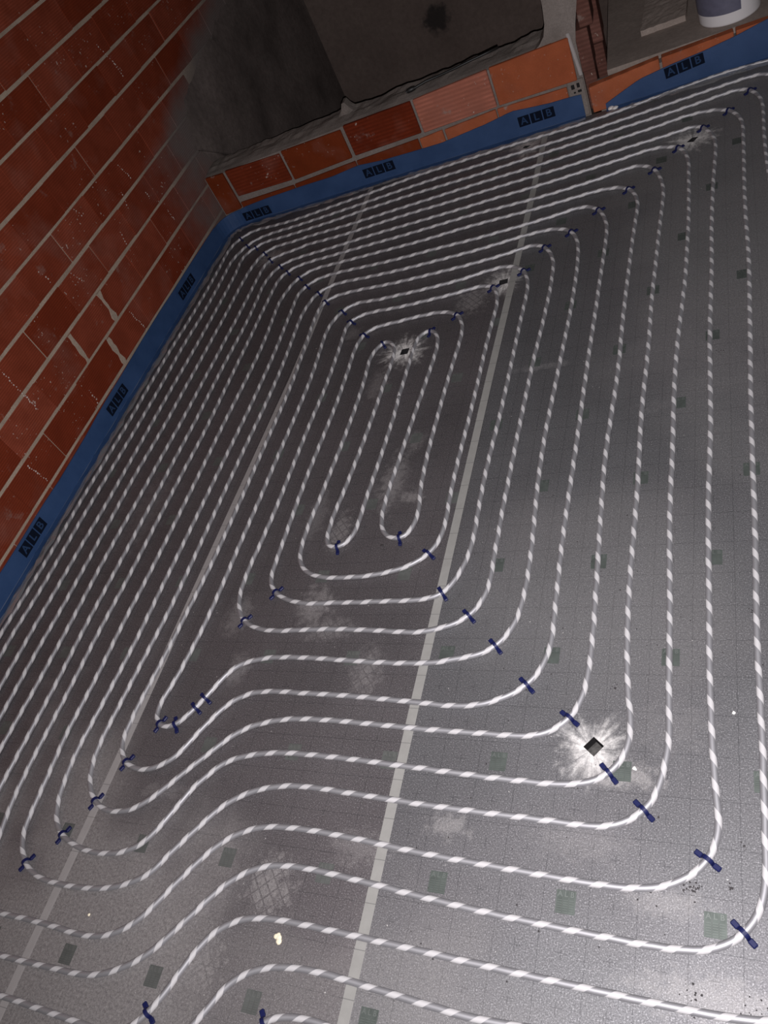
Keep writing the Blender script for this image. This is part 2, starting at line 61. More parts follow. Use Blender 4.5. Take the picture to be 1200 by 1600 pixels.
"-1662,-819 -1682,-801 -1691,-775 -1692,-746 -1687,-717 -1680,-687 -1674,-658 -1669,-628 -1666,-599 -1662,-569 -1659,-539 -1656,-510 -1653,-480 -1651,-450 -1650,-420 -1648,-390 -1648,-360 -1647,-330 -1647,-300 -1646,-270 -1646,-240 -1646,-210 -1646,-180 -1646,-150 -1646,-120 -1645,-90 -1645,-60 -1644,-30 -1644,0 -1643,30 -1643,60 -1642,90 -1642,120 -1642,150 -1642,180 -1642,210 -1642,240 -1642,270 -1642,300 -1642,330 -1641,360 -1641,390 -1640,420 -1640,450 -1640,480 -1639,510 -1639,540 -1639,570 -1639,600 -1639,630 -1639,660 -1640,690 -1640,720 -1641,749 -1643,779 -1644,809 -1646,839 -1649,869 -1651,899 -1654,929 -1657,959 -1659,989 -1662,1018 -1663,1048 -1663,1078 -1660,1108 -1653,1137 -1642,1165 -1628,1191 -1610,1214 -1587,1232 -1559,1242 -1530,1244 -1500,1242 -1470,1239 -1440,1237 -1411,1238 -1381,1239 -1351,1240 -1321,1241 -1291,1241 -1261,1242 -1231,1244 -1201,1245 -1171,1247 -1141,1249 -1112,1252 -1082,1255 -1052,1259 -1023,1263 -994,1270 -965,1277 -935,1282 -905,1285 -876,1287 -847,1283 -820,1272 -795,1255 -775,1233 -761,1208 -751,1180 -743,1151 -738,1121 -736,1091 -735,1062 -735,1032 -735,1002 -736,972 -736,942 -737,912 -737,882 -737,852 -737,822 -737,792 -737,762 -737,732 -737,702 -737,672 -737,642 -737,612 -737,582 -737,552 -737,522 -738,492 -738,462 -738,432 -739,402 -739,372 -740,342 -741,312 -742,282 -743,252 -744,222 -745,192 -745,162 -746,132 -746,102 -746,72 -745,42 -745,12 -744,-18 -743,-48 -742,-78 -740,-108 -740,-138 -741,-168 -743,-198 -747,-227 -754,-256 -763,-285 -775,-312 -790,-337 -811,-356 -838,-367 -867,-372 -897,-375 -927,-376 -957,-376 -987,-377 -1017,-377 -1047,-378 -1077,-379 -1107,-379 -1137,-379 -1167,-379 -1197,-380 -1227,-381 -1257,-381 -1287,-378 -1316,-373 -1345,-366 -1373,-355 -1399,-341 -1407,-335",
"-1407,-335 -1428,-314 -1443,-290 -1451,-262 -1454,-232 -1455,-202 -1456,-172 -1457,-142 -1457,-112 -1458,-82 -1459,-52 -1460,-22 -1460,8 -1461,38 -1462,68 -1462,98 -1462,128 -1463,158 -1463,188 -1463,218 -1462,248 -1462,278 -1461,308 -1461,337 -1460,367 -1459,397 -1459,427 -1458,457 -1457,487 -1457,517 -1457,547 -1457,577 -1457,607 -1458,637 -1459,667 -1460,697 -1461,727 -1462,757 -1463,787 -1465,817 -1467,847 -1468,877 -1468,907 -1465,937 -1460,966 -1450,993 -1432,1015 -1407,1029 -1378,1037 -1349,1040 -1319,1042 -1289,1044 -1259,1048 -1230,1051 -1200,1052 -1170,1053 -1140,1054 -1110,1052 -1081,1046 -1054,1035 -1029,1018 -1010,996 -997,970 -987,942 -980,913 -977,883 -976,853 -976,823 -976,793 -977,763 -979,733 -979,703 -980,673 -981,643 -981,613 -981,583 -982,553 -982,523 -982,493 -982,463 -982,434 -982,404 -982,374 -982,344 -982,314 -981,284 -981,254 -980,224 -978,194 -977,164 -975,134 -973,104 -970,74 -966,45 -961,15 -957,-14 -956,-44 -959,-74 -967,-102 -983,-124 -1007,-133 -1034,-127 -1057,-111 -1073,-88 -1083,-60 -1089,-31 -1092,-1 -1093,29 -1093,59 -1093,89 -1093,119 -1092,149 -1090,179 -1089,209 -1088,239 -1087,269 -1086,299 -1085,329 -1084,359 -1083,389 -1082,419 -1081,449 -1080,479 -1079,509 -1077,539 -1076,569 -1075,599 -1074,628 -1073,658 -1072,688 -1071,718 -1070,748 -1070,778 -1070,808 -1072,838 -1077,868 -1086,896 -1100,920 -1122,935 -1147,934 -1164,916 -1174,889 -1177,859 -1178,829 -1178,799 -1177,769 -1176,739 -1176,710 -1175,680 -1174,650 -1174,620 -1174,590 -1174,562 -1173,543 -1173,542 -1173,553 -1173,557 -1172,542 -1171,515 -1170,486 -1168,456 -1168,425 -1168,396 -1168,366 -1168,336 -1168,306 -1168,276 -1169,246 -1169,216 -1170,186 -1171,156 -1171,126 -1172,96 -1173,66 -1173,36 -1173,6 -1173,-24 -1173,-54 -1175,-84 -1181,-112 -1195,-137 -1217,-153 -1242,-156 -1265,-143 -1277,-119 -1282,-90 -1283,-60 -1284,-30 -1283,0 -1281,30 -1278,60 -1276,90 -1274,119 -1273,149 -1271,179 -1270,209 -1269,239 -1267,269 -1266,299 -1265,329 -1264,359 -1264,389 -1263,419 -1263,449 -1263,479 -1262,509 -1262,539 -1262,569 -1262,599 -1263,629 -1263,659 -1262,688 -1261,718 -1260,748 -1261,778 -1262,808 -1265,838 -1272,867 -1285,892 -1305,911 -1329,913 -1348,897 -1361,871 -1369,843 -1372,813 -1371,784 -1368,754 -1365,724 -1363,694 -1361,664 -1360,634 -1359,604 -1358,574 -1358,544 -1357,514 -1357,484 -1358,454 -1358,424 -1358,394 -1359,364 -1359,334 -1360,304 -1361,274 -1362,244 -1363,214 -1364,184 -1365,155 -1366,125 -1367,95 -1368,65 -1370,35 -1372,5 -1374,-25 -1374,-55 -1374,-85 -1373,-115 -1371,-145 -1366,-174 -1357,-202 -1342,-227 -1321,-248 -1296,-263 -1268,-273 -1239,-279 -1209,-282 -1179,-283 -1149,-282 -1119,-282 -1089,-280 -1059,-277 -1030,-272 -1001,-266 -972,-258 -944,-248 -918,-233 -894,-215 -875,-193 -861,-167 -853,-139 -849,-109 -848,-79 -849,-49 -851,-19 -853,11 -854,41 -855,71 -856,101 -856,131 -856,161 -857,191 -856,221 -856,251 -856,281 -855,311 -855,341 -854,371 -854,401 -854,431 -854,461 -854,491 -854,520 -854,550 -854,580 -854,610 -855,640 -855,670 -856,700 -856,730 -856,760 -857,790 -856,820 -856,850 -856,880 -855,910 -855,940 -854,970 -853,1000 -854,1030 -857,1060 -863,1089 -871,1118 -884,1144 -903,1165 -929,1175 -958,1178 -988,1176 -1018,1171 -1048,1167 -1077,1163 -1107,1160 -1137,1158 -1167,1156 -1197,1154 -1227,1152 -1257,1150 -1286,1149 -1316,1148 -1346,1148 -1376,1149 -1406,1151 -1436,1151 -1466,1149 -1495,1144 -1522,1134 -1544,1116",
"-1544,1116 -1557,1091 -1562,1062 -1561,1032 -1559,1002 -1557,972 -1555,943 -1553,913 -1552,883 -1550,853 -1549,823 -1547,793 -1546,763 -1546,733 -1545,703 -1545,673 -1545,643 -1546,613 -1546,583 -1547,553 -1548,523 -1548,493 -1549,463 -1549,433 -1549,403 -1549,373 -1549,343 -1549,313 -1549,283 -1549,253 -1548,223 -1548,193 -1548,164 -1547,134 -1547,104 -1547,74 -1548,44 -1548,14 -1549,-16 -1551,-46 -1552,-76 -1553,-106 -1554,-136 -1556,-166 -1558,-196 -1559,-226 -1559,-256 -1558,-286 -1556,-316 -1551,-345 -1542,-374 -1529,-400 -1512,-424 -1491,-444 -1465,-459 -1437,-470 -1408,-477 -1379,-481 -1349,-482 -1319,-482 -1289,-480 -1259,-479 -1229,-478 -1199,-477 -1169,-476 -1139,-476 -1109,-476 -1079,-477 -1049,-478 -1019,-479 -990,-480 -960,-482 -930,-484 -900,-485 -870,-486 -840,-484 -811,-479 -782,-471 -754,-462 -727,-448 -704,-430 -686,-407 -673,-381 -664,-352 -660,-323 -659,-293 -659,-263 -660,-233 -661,-203 -661,-173 -661,-143 -661,-113 -662,-83 -662,-53 -662,-23 -662,7 -661,37 -661,67 -661,97 -661,127 -661,157 -660,187 -660,217 -660,247 -660,277 -659,307 -659,337 -659,367 -658,397 -658,427 -657,457 -657,487 -656,517 -656,547 -655,577 -655,607 -654,637 -653,667 -652,697 -650,727 -649,756 -648,786 -646,816 -645,846 -644,876 -643,906 -643,936 -642,966 -641,996 -641,1026 -640,1056 -640,1086 -641,1116 -642,1146 -643,1176 -644,1206 -647,1236 -653,1265 -661,1294 -672,1322 -687,1348 -704,1371 -727,1389 -754,1397 -783,1396 -813,1391 -842,1384 -872,1379 -901,1374 -931,1370 -961,1367 -990,1364 -1020,1361 -1050,1358 -1080,1356 -1110,1355 -1140,1353 -1169,1352 -1199,1350 -1229,1349 -1259,1347 -1289,1346 -1319,1345 -1349,1344 -1379,1343 -1409,1343 -1439,1344 -1469,1344 -1499,1345 -1529,1347 -1559,1348 -1589,1348 -1619,1347 -1649,1345 -1678,1342 -1707,1335 -1732,1321 -1746,1308",
"-1746,1308 -1759,1282 -1765,1254 -1767,1224 -1766,1194 -1765,1164 -1763,1134 -1761,1104 -1758,1074 -1755,1044 -1753,1014 -1750,984 -1747,955 -1745,925 -1743,895 -1741,865 -1739,835 -1737,805 -1735,775 -1734,745 -1733,715 -1732,685 -1731,655 -1731,625 -1731,595 -1731,565 -1731,535 -1731,505 -1731,475 -1732,445 -1732,415 -1732,385 -1732,355 -1732,325 -1732,295 -1732,265 -1732,235 -1732,205 -1732,175 -1732,145 -1732,115 -1733,85 -1733,55 -1733,25 -1733,-5 -1734,-35 -1734,-65 -1735,-95 -1735,-125 -1736,-155 -1737,-185 -1738,-215 -1740,-245 -1742,-274 -1744,-304 -1746,-334 -1748,-364 -1751,-394 -1753,-424 -1755,-454 -1757,-484 -1759,-514 -1761,-543 -1764,-573 -1766,-603 -1769,-633 -1772,-662 -1775,-692 -1778,-722 -1781,-752 -1783,-782 -1783,-812 -1784,-841 -1782,-871 -1774,-899 -1758,-924 -1737,-944 -1711,-957 -1683,-964 -1653,-966 -1624,-961 -1597,-950 -1571,-935 -1549,-916 -1531,-892 -1516,-866 -1501,-841 -1485,-816 -1468,-791 -1451,-767 -1431,-745 -1408,-726 -1382,-712 -1354,-701 -1325,-696 -1295,-693 -1265,-692 -1235,-692 -1205,-693 -1175,-694 -1145,-694 -1115,-694 -1085,-695 -1055,-695 -1025,-696 -995,-697 -965,-698 -935,-700 -905,-701 -875,-703 -845,-704 -815,-706 -786,-707 -756,-709 -726,-711 -696,-711 -666,-710 -636,-706 -607,-700 -579,-689 -552,-677 -526,-661 -504,-642 -485,-619 -471,-593 -462,-565 -455,-536 -453,-506 -452,-476 -453,-446 -454,-416 -455,-386 -456,-356 -456,-326 -457,-296 -458,-266 -458,-236 -459,-206 -459,-176 -459,-146 -459,-116 -459,-86 -458,-56 -458,-26 -458,4 -457,34 -457,64 -456,94 -456,124 -456,154 -455,184 -455,214 -455,244 -455,274 -454,304 -454,334 -454,364 -454,394 -454,424 -454,454 -454,484 -453,514 -453,544 -453,574 -453,604 -453,634 -452,664 -452,694 -451,724 -451,754 -450,784 -450,814 -449,844 -449,874 -448,904 -448,934 -448,964 -448,994 -448,1024 -447,1054 -447,1084 -446,1114 -446,1144 -445,1174 -445,1204 -444,1234 -444,1264 -444,1293 -444,1323 -444,1353 -445,1383 -447,1413 -451,1443 -458,1472 -466,1501 -477,1529 -491,1555 -509,1578 -532,1596 -559,1606 -588,1609 -617,1605 -647,1599 -676,1593 -706,1589 -735,1585 -765,1581 -795,1577 -824,1574 -854,1570 -884,1568 -914,1565 -943,1563 -973,1560 -1003,1558 -1033,1556 -1063,1554 -1093,1553 -1122,1552 -1152,1551 -1182,1550 -1212,1549 -1242,1548 -1272,1546 -1302,1544 -1331,1542 -1361,1540 -1391,1538 -1421,1537 -1451,1536 -1481,1535 -1511,1535 -1541,1535 -1571,1536 -1601,1536 -1631,1537 -1661,1538 -1691,1538 -1721,1538 -1751,1538 -1781,1536 -1810,1533 -1839,1527 -1867,1516 -1891,1500 -1905,1486",
"-1905,1486 -1923,1462 -1934,1435 -1940,1406 -1939,1376 -1937,1347 -1935,1317 -1933,1287 -1932,1257 -1930,1227 -1928,1197 -1926,1167 -1924,1137 -1922,1107 -1920,1077 -1918,1047 -1917,1017 -1915,987 -1914,957 -1913,927 -1912,897 -1912,868 -1911,838 -1911,808 -1910,778 -1910,748 -1909,718 -1909,688 -1909,658 -1908,628 -1909,598 -1909,568 -1909,538 -1910,508 -1910,478 -1911,448 -1911,418 -1912,388 -1912,358 -1913,328 -1913,298 -1913,268 -1914,238 -1914,208 -1914,178 -1915,148 -1915,118 -1916,88 -1916,58 -1916,28 -1917,-2 -1917,-32 -1918,-62 -1918,-92 -1919,-122 -1919,-152 -1920,-182 -1920,-212 -1921,-242 -1922,-272 -1922,-302 -1923,-332 -1923,-362 -1923,-392 -1924,-422 -1924,-452 -1924,-482 -1925,-512 -1926,-542 -1928,-571 -1929,-601 -1931,-631 -1933,-661 -1935,-691 -1937,-720 -1939,-750 -1941,-780 -1944,-810 -1946,-840 -1948,-870 -1951,-899 -1951,-929 -1951,-959 -1949,-989 -1945,-1019 -1941,-1049 -1934,-1078 -1924,-1106 -1910,-1132 -1891,-1155 -1868,-1173 -1842,-1187 -1814,-1197 -1785,-1205 -1756,-1211 -1726,-1214 -1696,-1215 -1666,-1214 -1636,-1210 -1607,-1204 -1580,-1193 -1554,-1179 -1532,-1159 -1514,-1135 -1498,-1110 -1484,-1083 -1470,-1058 -1456,-1032 -1442,-1006 -1424,-983 -1404,-961 -1384,-940 -1361,-922 -1334,-909 -1306,-899 -1277,-892 -1247,-886 -1218,-882 -1188,-879 -1158,-877 -1128,-877 -1098,-877 -1068,-877 -1038,-878 -1008,-878 -978,-879 -948,-880 -918,-881 -888,-882 -858,-884 -828,-885 -798,-886 -768,-887 -738,-888 -708,-890 -678,-891 -648,-892 -619,-893 -589,-895 -559,-896 -529,-896 -499,-897 -469,-897 -439,-898 -409,-898 -379,-896 -349,-892 -320,-885 -294,-872 -271,-853 -254,-830 -242,-803 -236,-774 -235,-744 -237,-714 -241,-684 -245,-655 -248,-625 -250,-595 -253,-565 -254,-535 -256,-505 -257,-475 -258,-445 -259,-415 -259,-385 -260,-355 -260,-325 -260,-295 -260,-265 -259,-235 -259,-205 -258,-176 -258,-146 -257,-116 -257,-86 -257,-56 -256,-26 -256,4 -256,34 -257,64 -257,94 -257,124 -258,154 -258,184 -259,214 -259,244 -259,274 -259,304 -259,334 -258,364 -258,394 -257,424 -256,454 -255,484 -254,514 -253,544 -253,574 -252,604 -252,634 -251,664 -251,694 -251,724 -251,754 -251,784 -251,814 -251,844 -251,874 -250,904 -249,934 -249,964 -248,994 -247,1024 -246,1054 -245,1084 -245,1114 -244,1144 -243,1174 -242,1204 -242,1234 -241,1264 -240,1294 -239,1324 -238,1354 -237,1384 -236,1414 -235,1444 -234,1474 -233,1504 -232,1534 -232,1564 -233,1594 -236,1624 -240,1653 -246,1683 -253,1712 -262,1740 -274,1768 -290,1793 -310,1814 -335,1829 -363,1835 -392,1834 -422,1828 -451,1820 -480,1812 -509,1807 -539,1802 -568,1798 -598,1795 -628,1791 -657,1787 -687,1784 -717,1781 -747,1779 -777,1776 -807,1774 -837,1773 -866,1772 -896,1771 -926,1771 -956,1770 -986,1770 -1016,1770 -1046,1769 -1076,1768 -1106,1766 -1136,1764 -1166,1761 -1195,1759 -1225,1756 -1255,1753 -1285,1750 -1315,1747 -1344,1744 -1374,1742 -1404,1739 -1434,1737 -1464,1735 -1494,1733 -1524,1731 -1554,1729 -1583,1728 -1613,1726 -1643,1724 -1673,1722 -1703,1720 -1733,1718 -1763,1716 -1793,1714 -1823,1711 -1852,1709 -1882,1707 -1912,1706 -1942,1703 -1972,1699 -2001,1694 -2030,1688 -2057,1676 -2080,1658 -2087,1651",
"-2087,1651 -2106,1628 -2118,1602 -2123,1573 -2124,1543 -2124,1513 -2124,1483 -2123,1453 -2123,1423 -2123,1393 -2122,1363 -2122,1333 -2121,1303 -2120,1273 -2119,1243 -2118,1213 -2117,1183 -2116,1153 -2116,1123 -2115,1093 -2114,1063 -2114,1033 -2113,1003 -2113,973 -2112,943 -2111,913 -2111,883 -2110,853 -2109,823 -2109,793 -2108,763 -2107,733 -2106,703 -2105,673 -2105,643 -2104,613 -2104,583 -2103,553 -2103,524 -2103,494 -2103,464 -2104,434 -2105,404 -2106,374 -2107,344 -2108,314 -2109,284 -2109,254 -2110,224 -2111,194 -2111,164 -2111,134 -2112,104 -2112,74 -2112,44 -2113,14 -2113,-16 -2113,-46 -2113,-76 -2114,-106 -2114,-136 -2114,-166 -2114,-196 -2115,-226 -2115,-256 -2116,-286 -2117,-316 -2119,-346 -2120,-376 -2121,-406 -2122,-436 -2123,-466 -2123,-495 -2124,-525 -2124,-555 -2124,-585 -2124,-615 -2124,-645 -2124,-675 -2125,-705 -2125,-735 -2125,-765 -2126,-795 -2127,-825 -2127,-855 -2128,-885 -2129,-915 -2129,-945 -2130,-975 -2129,-1005 -2128,-1034 -2127,-1064 -2125,-1094 -2121,-1124 -2117,-1153 -2111,-1183 -2105,-1212 -2103,-1241 -2104,-1271 -2102,-1300 -2094,-1328 -2080,-1354 -2060,-1376 -2035,-1392 -2008,-1402 -1979,-1410 -1949,-1414 -1919,-1415 -1889,-1415 -1859,-1414 -1829,-1414 -1799,-1415 -1769,-1415 -1739,-1416 -1710,-1417 -1680,-1419 -1650,-1420 -1620,-1420 -1590,-1418 -1560,-1413 -1532,-1405 -1505,-1393 -1479,-1377 -1456,-1358 -1436,-1336 -1418,-1312 -1401,-1288 -1384,-1263 -1366,-1239 -1348,-1215 -1330,-1192 -1310,-1169 -1289,-1148 -1266,-1129 -1241,-1113 -1214,-1100 -1186,-1090 -1157,-1083 -1127,-1079 -1097,-1077 -1067,-1076 -1037,-1076 -1007,-1076 -977,-1077 -947,-1078 -917,-1080 -887,-1081 -857,-1083 -828,-1085 -798,-1087 -768,-1089 -738,-1091 -708,-1093 -678,-1094 -648,-1096 -618,-1097 -588,-1098 -558,-1099 -528,-1100 -498,-1101 -468,-1102 -438,-1103 -408,-1104 -378,-1105 -348,-1106 -318,-1107 -288,-1107 -258,-1107 -228,-1106 -198,-1103 -169,-1098 -141,-1089 -114,-1075 -90,-1058 -70,-1036 -55,-1011 -46,-983 -42,-954 -43,-924 -46,-894 -48,-864 -50,-834 -52,-804 -54,-774 -55,-744 -56,-714 -57,-684 -58,-654 -59,-624 -59,-595 -60,-565 -60,-535 -60,-505 -60,-475 -60,-445 -60,-415 -61,-385 -61,-355 -61,-325 -61,-295 -62,-265 -62,-235 -62,-205 -62,-175 -62,-145 -62,-115 -62,-85 -62,-55 -62,-25 -61,5 -60,35 -60,65 -59,95 -58,125 -57,155 -57,185 -56,215 -56,245 -56,275 -56,305 -56,335 -56,365 -57,395 -57,425 -57,455 -57,485 -57,515 -58,545 -58,575 -58,605 -57,635 -57,665 -57,695 -57,725 -56,755 -55,785 -55,815 -54,845 -54,875 -53,905 -52,935 -52,965 -51,995 -51,1025 -51,1055 -51,1085 -51,1115 -51,1145 -51,1175 -51,1205 -51,1235 -51,1265 -50,1295 -50,1325 -49,1355 -49,1385 -48,1415 -47,1445 -46,1475 -46,1505 -45,1535 -44,1565 -43,1595 -42,1625 -40,1655 -39,1685 -38,1715 -36,1745 -35,1775 -34,1805 -34,1835 -35,1865 -38,1894 -44,1924 -53,1952 -65,1980 -78,2006 -95,2029 -118,2042 -147,2044 -176,2040 -206,2036 -236,2032 -266,2029 -296,2027 -325,2024 -355,2021 -385,2019 -415,2016 -445,2013 -475,2011 -504,2008 -534,2005 -564,2001 -594,1998 -623,1994 -653,1991 -683,1988 -713,1985 -742,1982 -772,1980 -802,1979 -832,1977 -862,1975 -892,1973 -922,1971 -951,1969 -981,1966 -1011,1964 -1041,1961 -1071,1958 -1101,1956 -1130,1953 -1160,1950 -1190,1947 -1220,1945 -1250,1942 -1280,1940 -1309,1938 -1339,1936 -1369,1935 -1399,1933 -1429,1930 -1459,1928 -1489,1925 -1518,1923 -1548,1920 -1578,1916 -1608,1913 -1638,1909 -1667,1905 -1697,1902 -1727,1898 -1757,1894 -1786,1891 -1816,1889 -1846,1887 -1876,1885 -1906,1884 -1935,1882 -1965,1882 -1995,1882 -2025,1882 -2054,1877 -2082,1868 -2110,1860 -2140,1855 -2169,1850 -2199,1843 -2227,1834 -2251,1819 -2257,1813",
"-2257,1813 -2271,1788 -2278,1759 -2281,1729 -2280,1700 -2280,1670 -2280,1640 -2280,1610 -2278,1580 -2278,1550 -2277,1520 -2277,1490 -2276,1460 -2276,1430 -2275,1400 -2275,1370 -2274,1340 -2274,1310 -2274,1280 -2275,1250 -2275,1220 -2275,1190 -2275,1160 -2275,1130 -2274,1100 -2274,1070 -2274,1041 -2274,1011 -2274,981 -2275,951 -2275,921 -2275,891 -2275,861 -2275,831 -2275,801 -2275,771 -2275,741 -2275,711 -2275,681 -2276,651 -2276,621 -2276,591 -2277,561 -2278,531 -2279,501 -2279,471 -2280,441 -2281,411 -2282,381 -2282,351 -2283,321 -2283,291 -2284,261 -2284,231 -2285,201 -2286,171 -2286,141 -2287,111 -2288,81 -2289,51 -2290,21 -2291,-9 -2292,-39 -2293,-69 -2293,-99 -2294,-129 -2294,-159 -2295,-189 -2295,-219 -2294,-249 -2294,-279 -2294,-309 -2293,-339 -2293,-369 -2293,-399 -2293,-429 -2293,-459 -2293,-489 -2293,-519 -2293,-548 -2293,-578 -2294,-608 -2294,-638 -2294,-668 -2295,-698 -2295,-728 -2296,-758 -2298,-788 -2299,-818 -2300,-848 -2301,-878 -2302,-908 -2303,-938 -2305,-968 -2306,-998 -2308,-1028 -2309,-1058 -2311,-1087 -2312,-1117 -2314,-1147 -2315,-1177 -2316,-1207 -2316,-1237 -2316,-1267 -2315,-1297 -2312,-1327 -2309,-1357 -2305,-1387 -2298,-1416 -2287,-1443 -2272,-1469 -2252,-1491 -2230,-1511 -2206,-1528 -2180,-1544 -2153,-1557 -2126,-1569 -2098,-1579 -2069,-1587 -2039,-1593 -2010,-1598 -1980,-1600 -1950,-1600 -1920,-1600 -1890,-1599 -1860,-1598 -1830,-1598 -1800,-1598 -1770,-1598 -1740,-1598 -1710,-1599 -1680,-1600 -1650,-1600 -1620,-1601 -1590,-1602 -1561,-1602 -1531,-1603 -1501,-1604 -1471,-1605 -1441,-1604 -1411,-1601 -1382,-1593 -1356,-1580 -1335,-1560 -1316,-1537 -1300,-1511 -1286,-1485 -1274,-1458 -1261,-1432 -1248,-1405 -1232,-1380 -1214,-1356 -1192,-1337 -1167,-1321 -1140,-1309 -1111,-1301 -1081,-1297 -1052,-1294 -1022,-1293 -992,-1293 -962,-1293 -932,-1293 -902,-1294 -872,-1294 -842,-1295 -812,-1295 -782,-1296 -752,-1297 -722,-1297 -692,-1298 -662,-1299 -632,-1299 -602,-1300 -572,-1301 -542,-1302 -512,-1302 -482,-1303 -452,-1304 -422,-1304 -392,-1305 -362,-1305 -332,-1306 -302,-1306 -272,-1307 -242,-1307 -212,-1308 -182,-1308 -152,-1308 -122,-1308 -92,-1308 -62,-1308 -32,-1307 -2,-1305 28,-1302 57,-1295 84,-1284 109,-1267 129,-1246 145,-1221 158,-1194 168,-1166 174,-1137 177,-1107 178,-1077 180,-1047 181,-1017 182,-987 183,-957 184,-927 184,-897 185,-867 186,-837 186,-807 186,-777 186,-747 187,-717 187,-687 187,-657 187,-627 187,-597 187,-567 187,-537 187,-507 187,-477 187,-447 187,-417 187,-387 187,-357 186,-327 186,-297 186,-267 186,-237 186,-207 186,-177 186,-147 186,-117 185,-87 185,-57 185,-27 185,3 185,33 185,63 185,93 184,123 184,153 184,183 184,213 184,243 184,273 183,303 183,333 183,363 183,393 183,423 182,453 182,483 182,513 181,543 181,573 181,603 181,633 180,663 180,693 179,723 179,753 179,783 178,813 178,843 177,873 177,903 176,933 176,963 175,993 174,1023 174,1053 173,1083 172,1113 171,1142 170,1172 169,1202 168,1232 167,1262 166,1292 164,1322 162,1352 161,1382 159,1412 157,1442 156,1472 154,1502 153,1532 152,1562 151,1592 150,1622 149,1652 149,1682 148,1712 148,1742 148,1772 148,1802 148,1832 148,1862 149,1892 149,1922 150,1952 151,1982 151,2012 152,2042 151,2072 150,2102 146,2131 140,2160 130,2189 117,2216 101,2240 79,2259 53,2267 23,2267 -7,2263 -36,2258 -66,2253 -95,2248 -125,2244 -155,2240 -184,2236 -214,2232 -244,2229 -274,2226 -303,2223 -333,2220 -363,2218 -393,2215 -423,2213 -453,2210 -482,2207 -512,2204 -542,2201 -572,2198 -601,2194 -631,2191 -661,2188 -691,2185 -721,2181 -750,2179 -780,2176 -810,2173 -839,2170 -869,2167 -899,2164 -928,2161 -958,2157 -988,2154 -1017,2150 -1047,2147 -1077,2144 -1107,2140 -1137,2138 -1166,2135 -1196,2133 -1226,2131 -1256,2129 -1286,2127 -1316,2126 -1346,2124 -1376,2123 -1405,2121 -1435,2120 -1465,2118 -1495,2115 -1525,2113 -1555,2110 -1584,2107 -1614,2103 -1644,2100 -1673,2097 -1703,2094 -1733,2091 -1762,2088 -1792,2084 -1821,2079 -1850,2074 -1880,2069 -1909,2065 -1939,2060 -1969,2057 -1998,2053 -2028,2050 -2058,2048 -2087,2045 -2117,2042 -2146,2039 -2176,2036 -2205,2033 -2235,2031 -2265,2029 -2295,2029 -2325,2028 -2355,2026 -2383,2019 -2408,2004 -2424,1992",
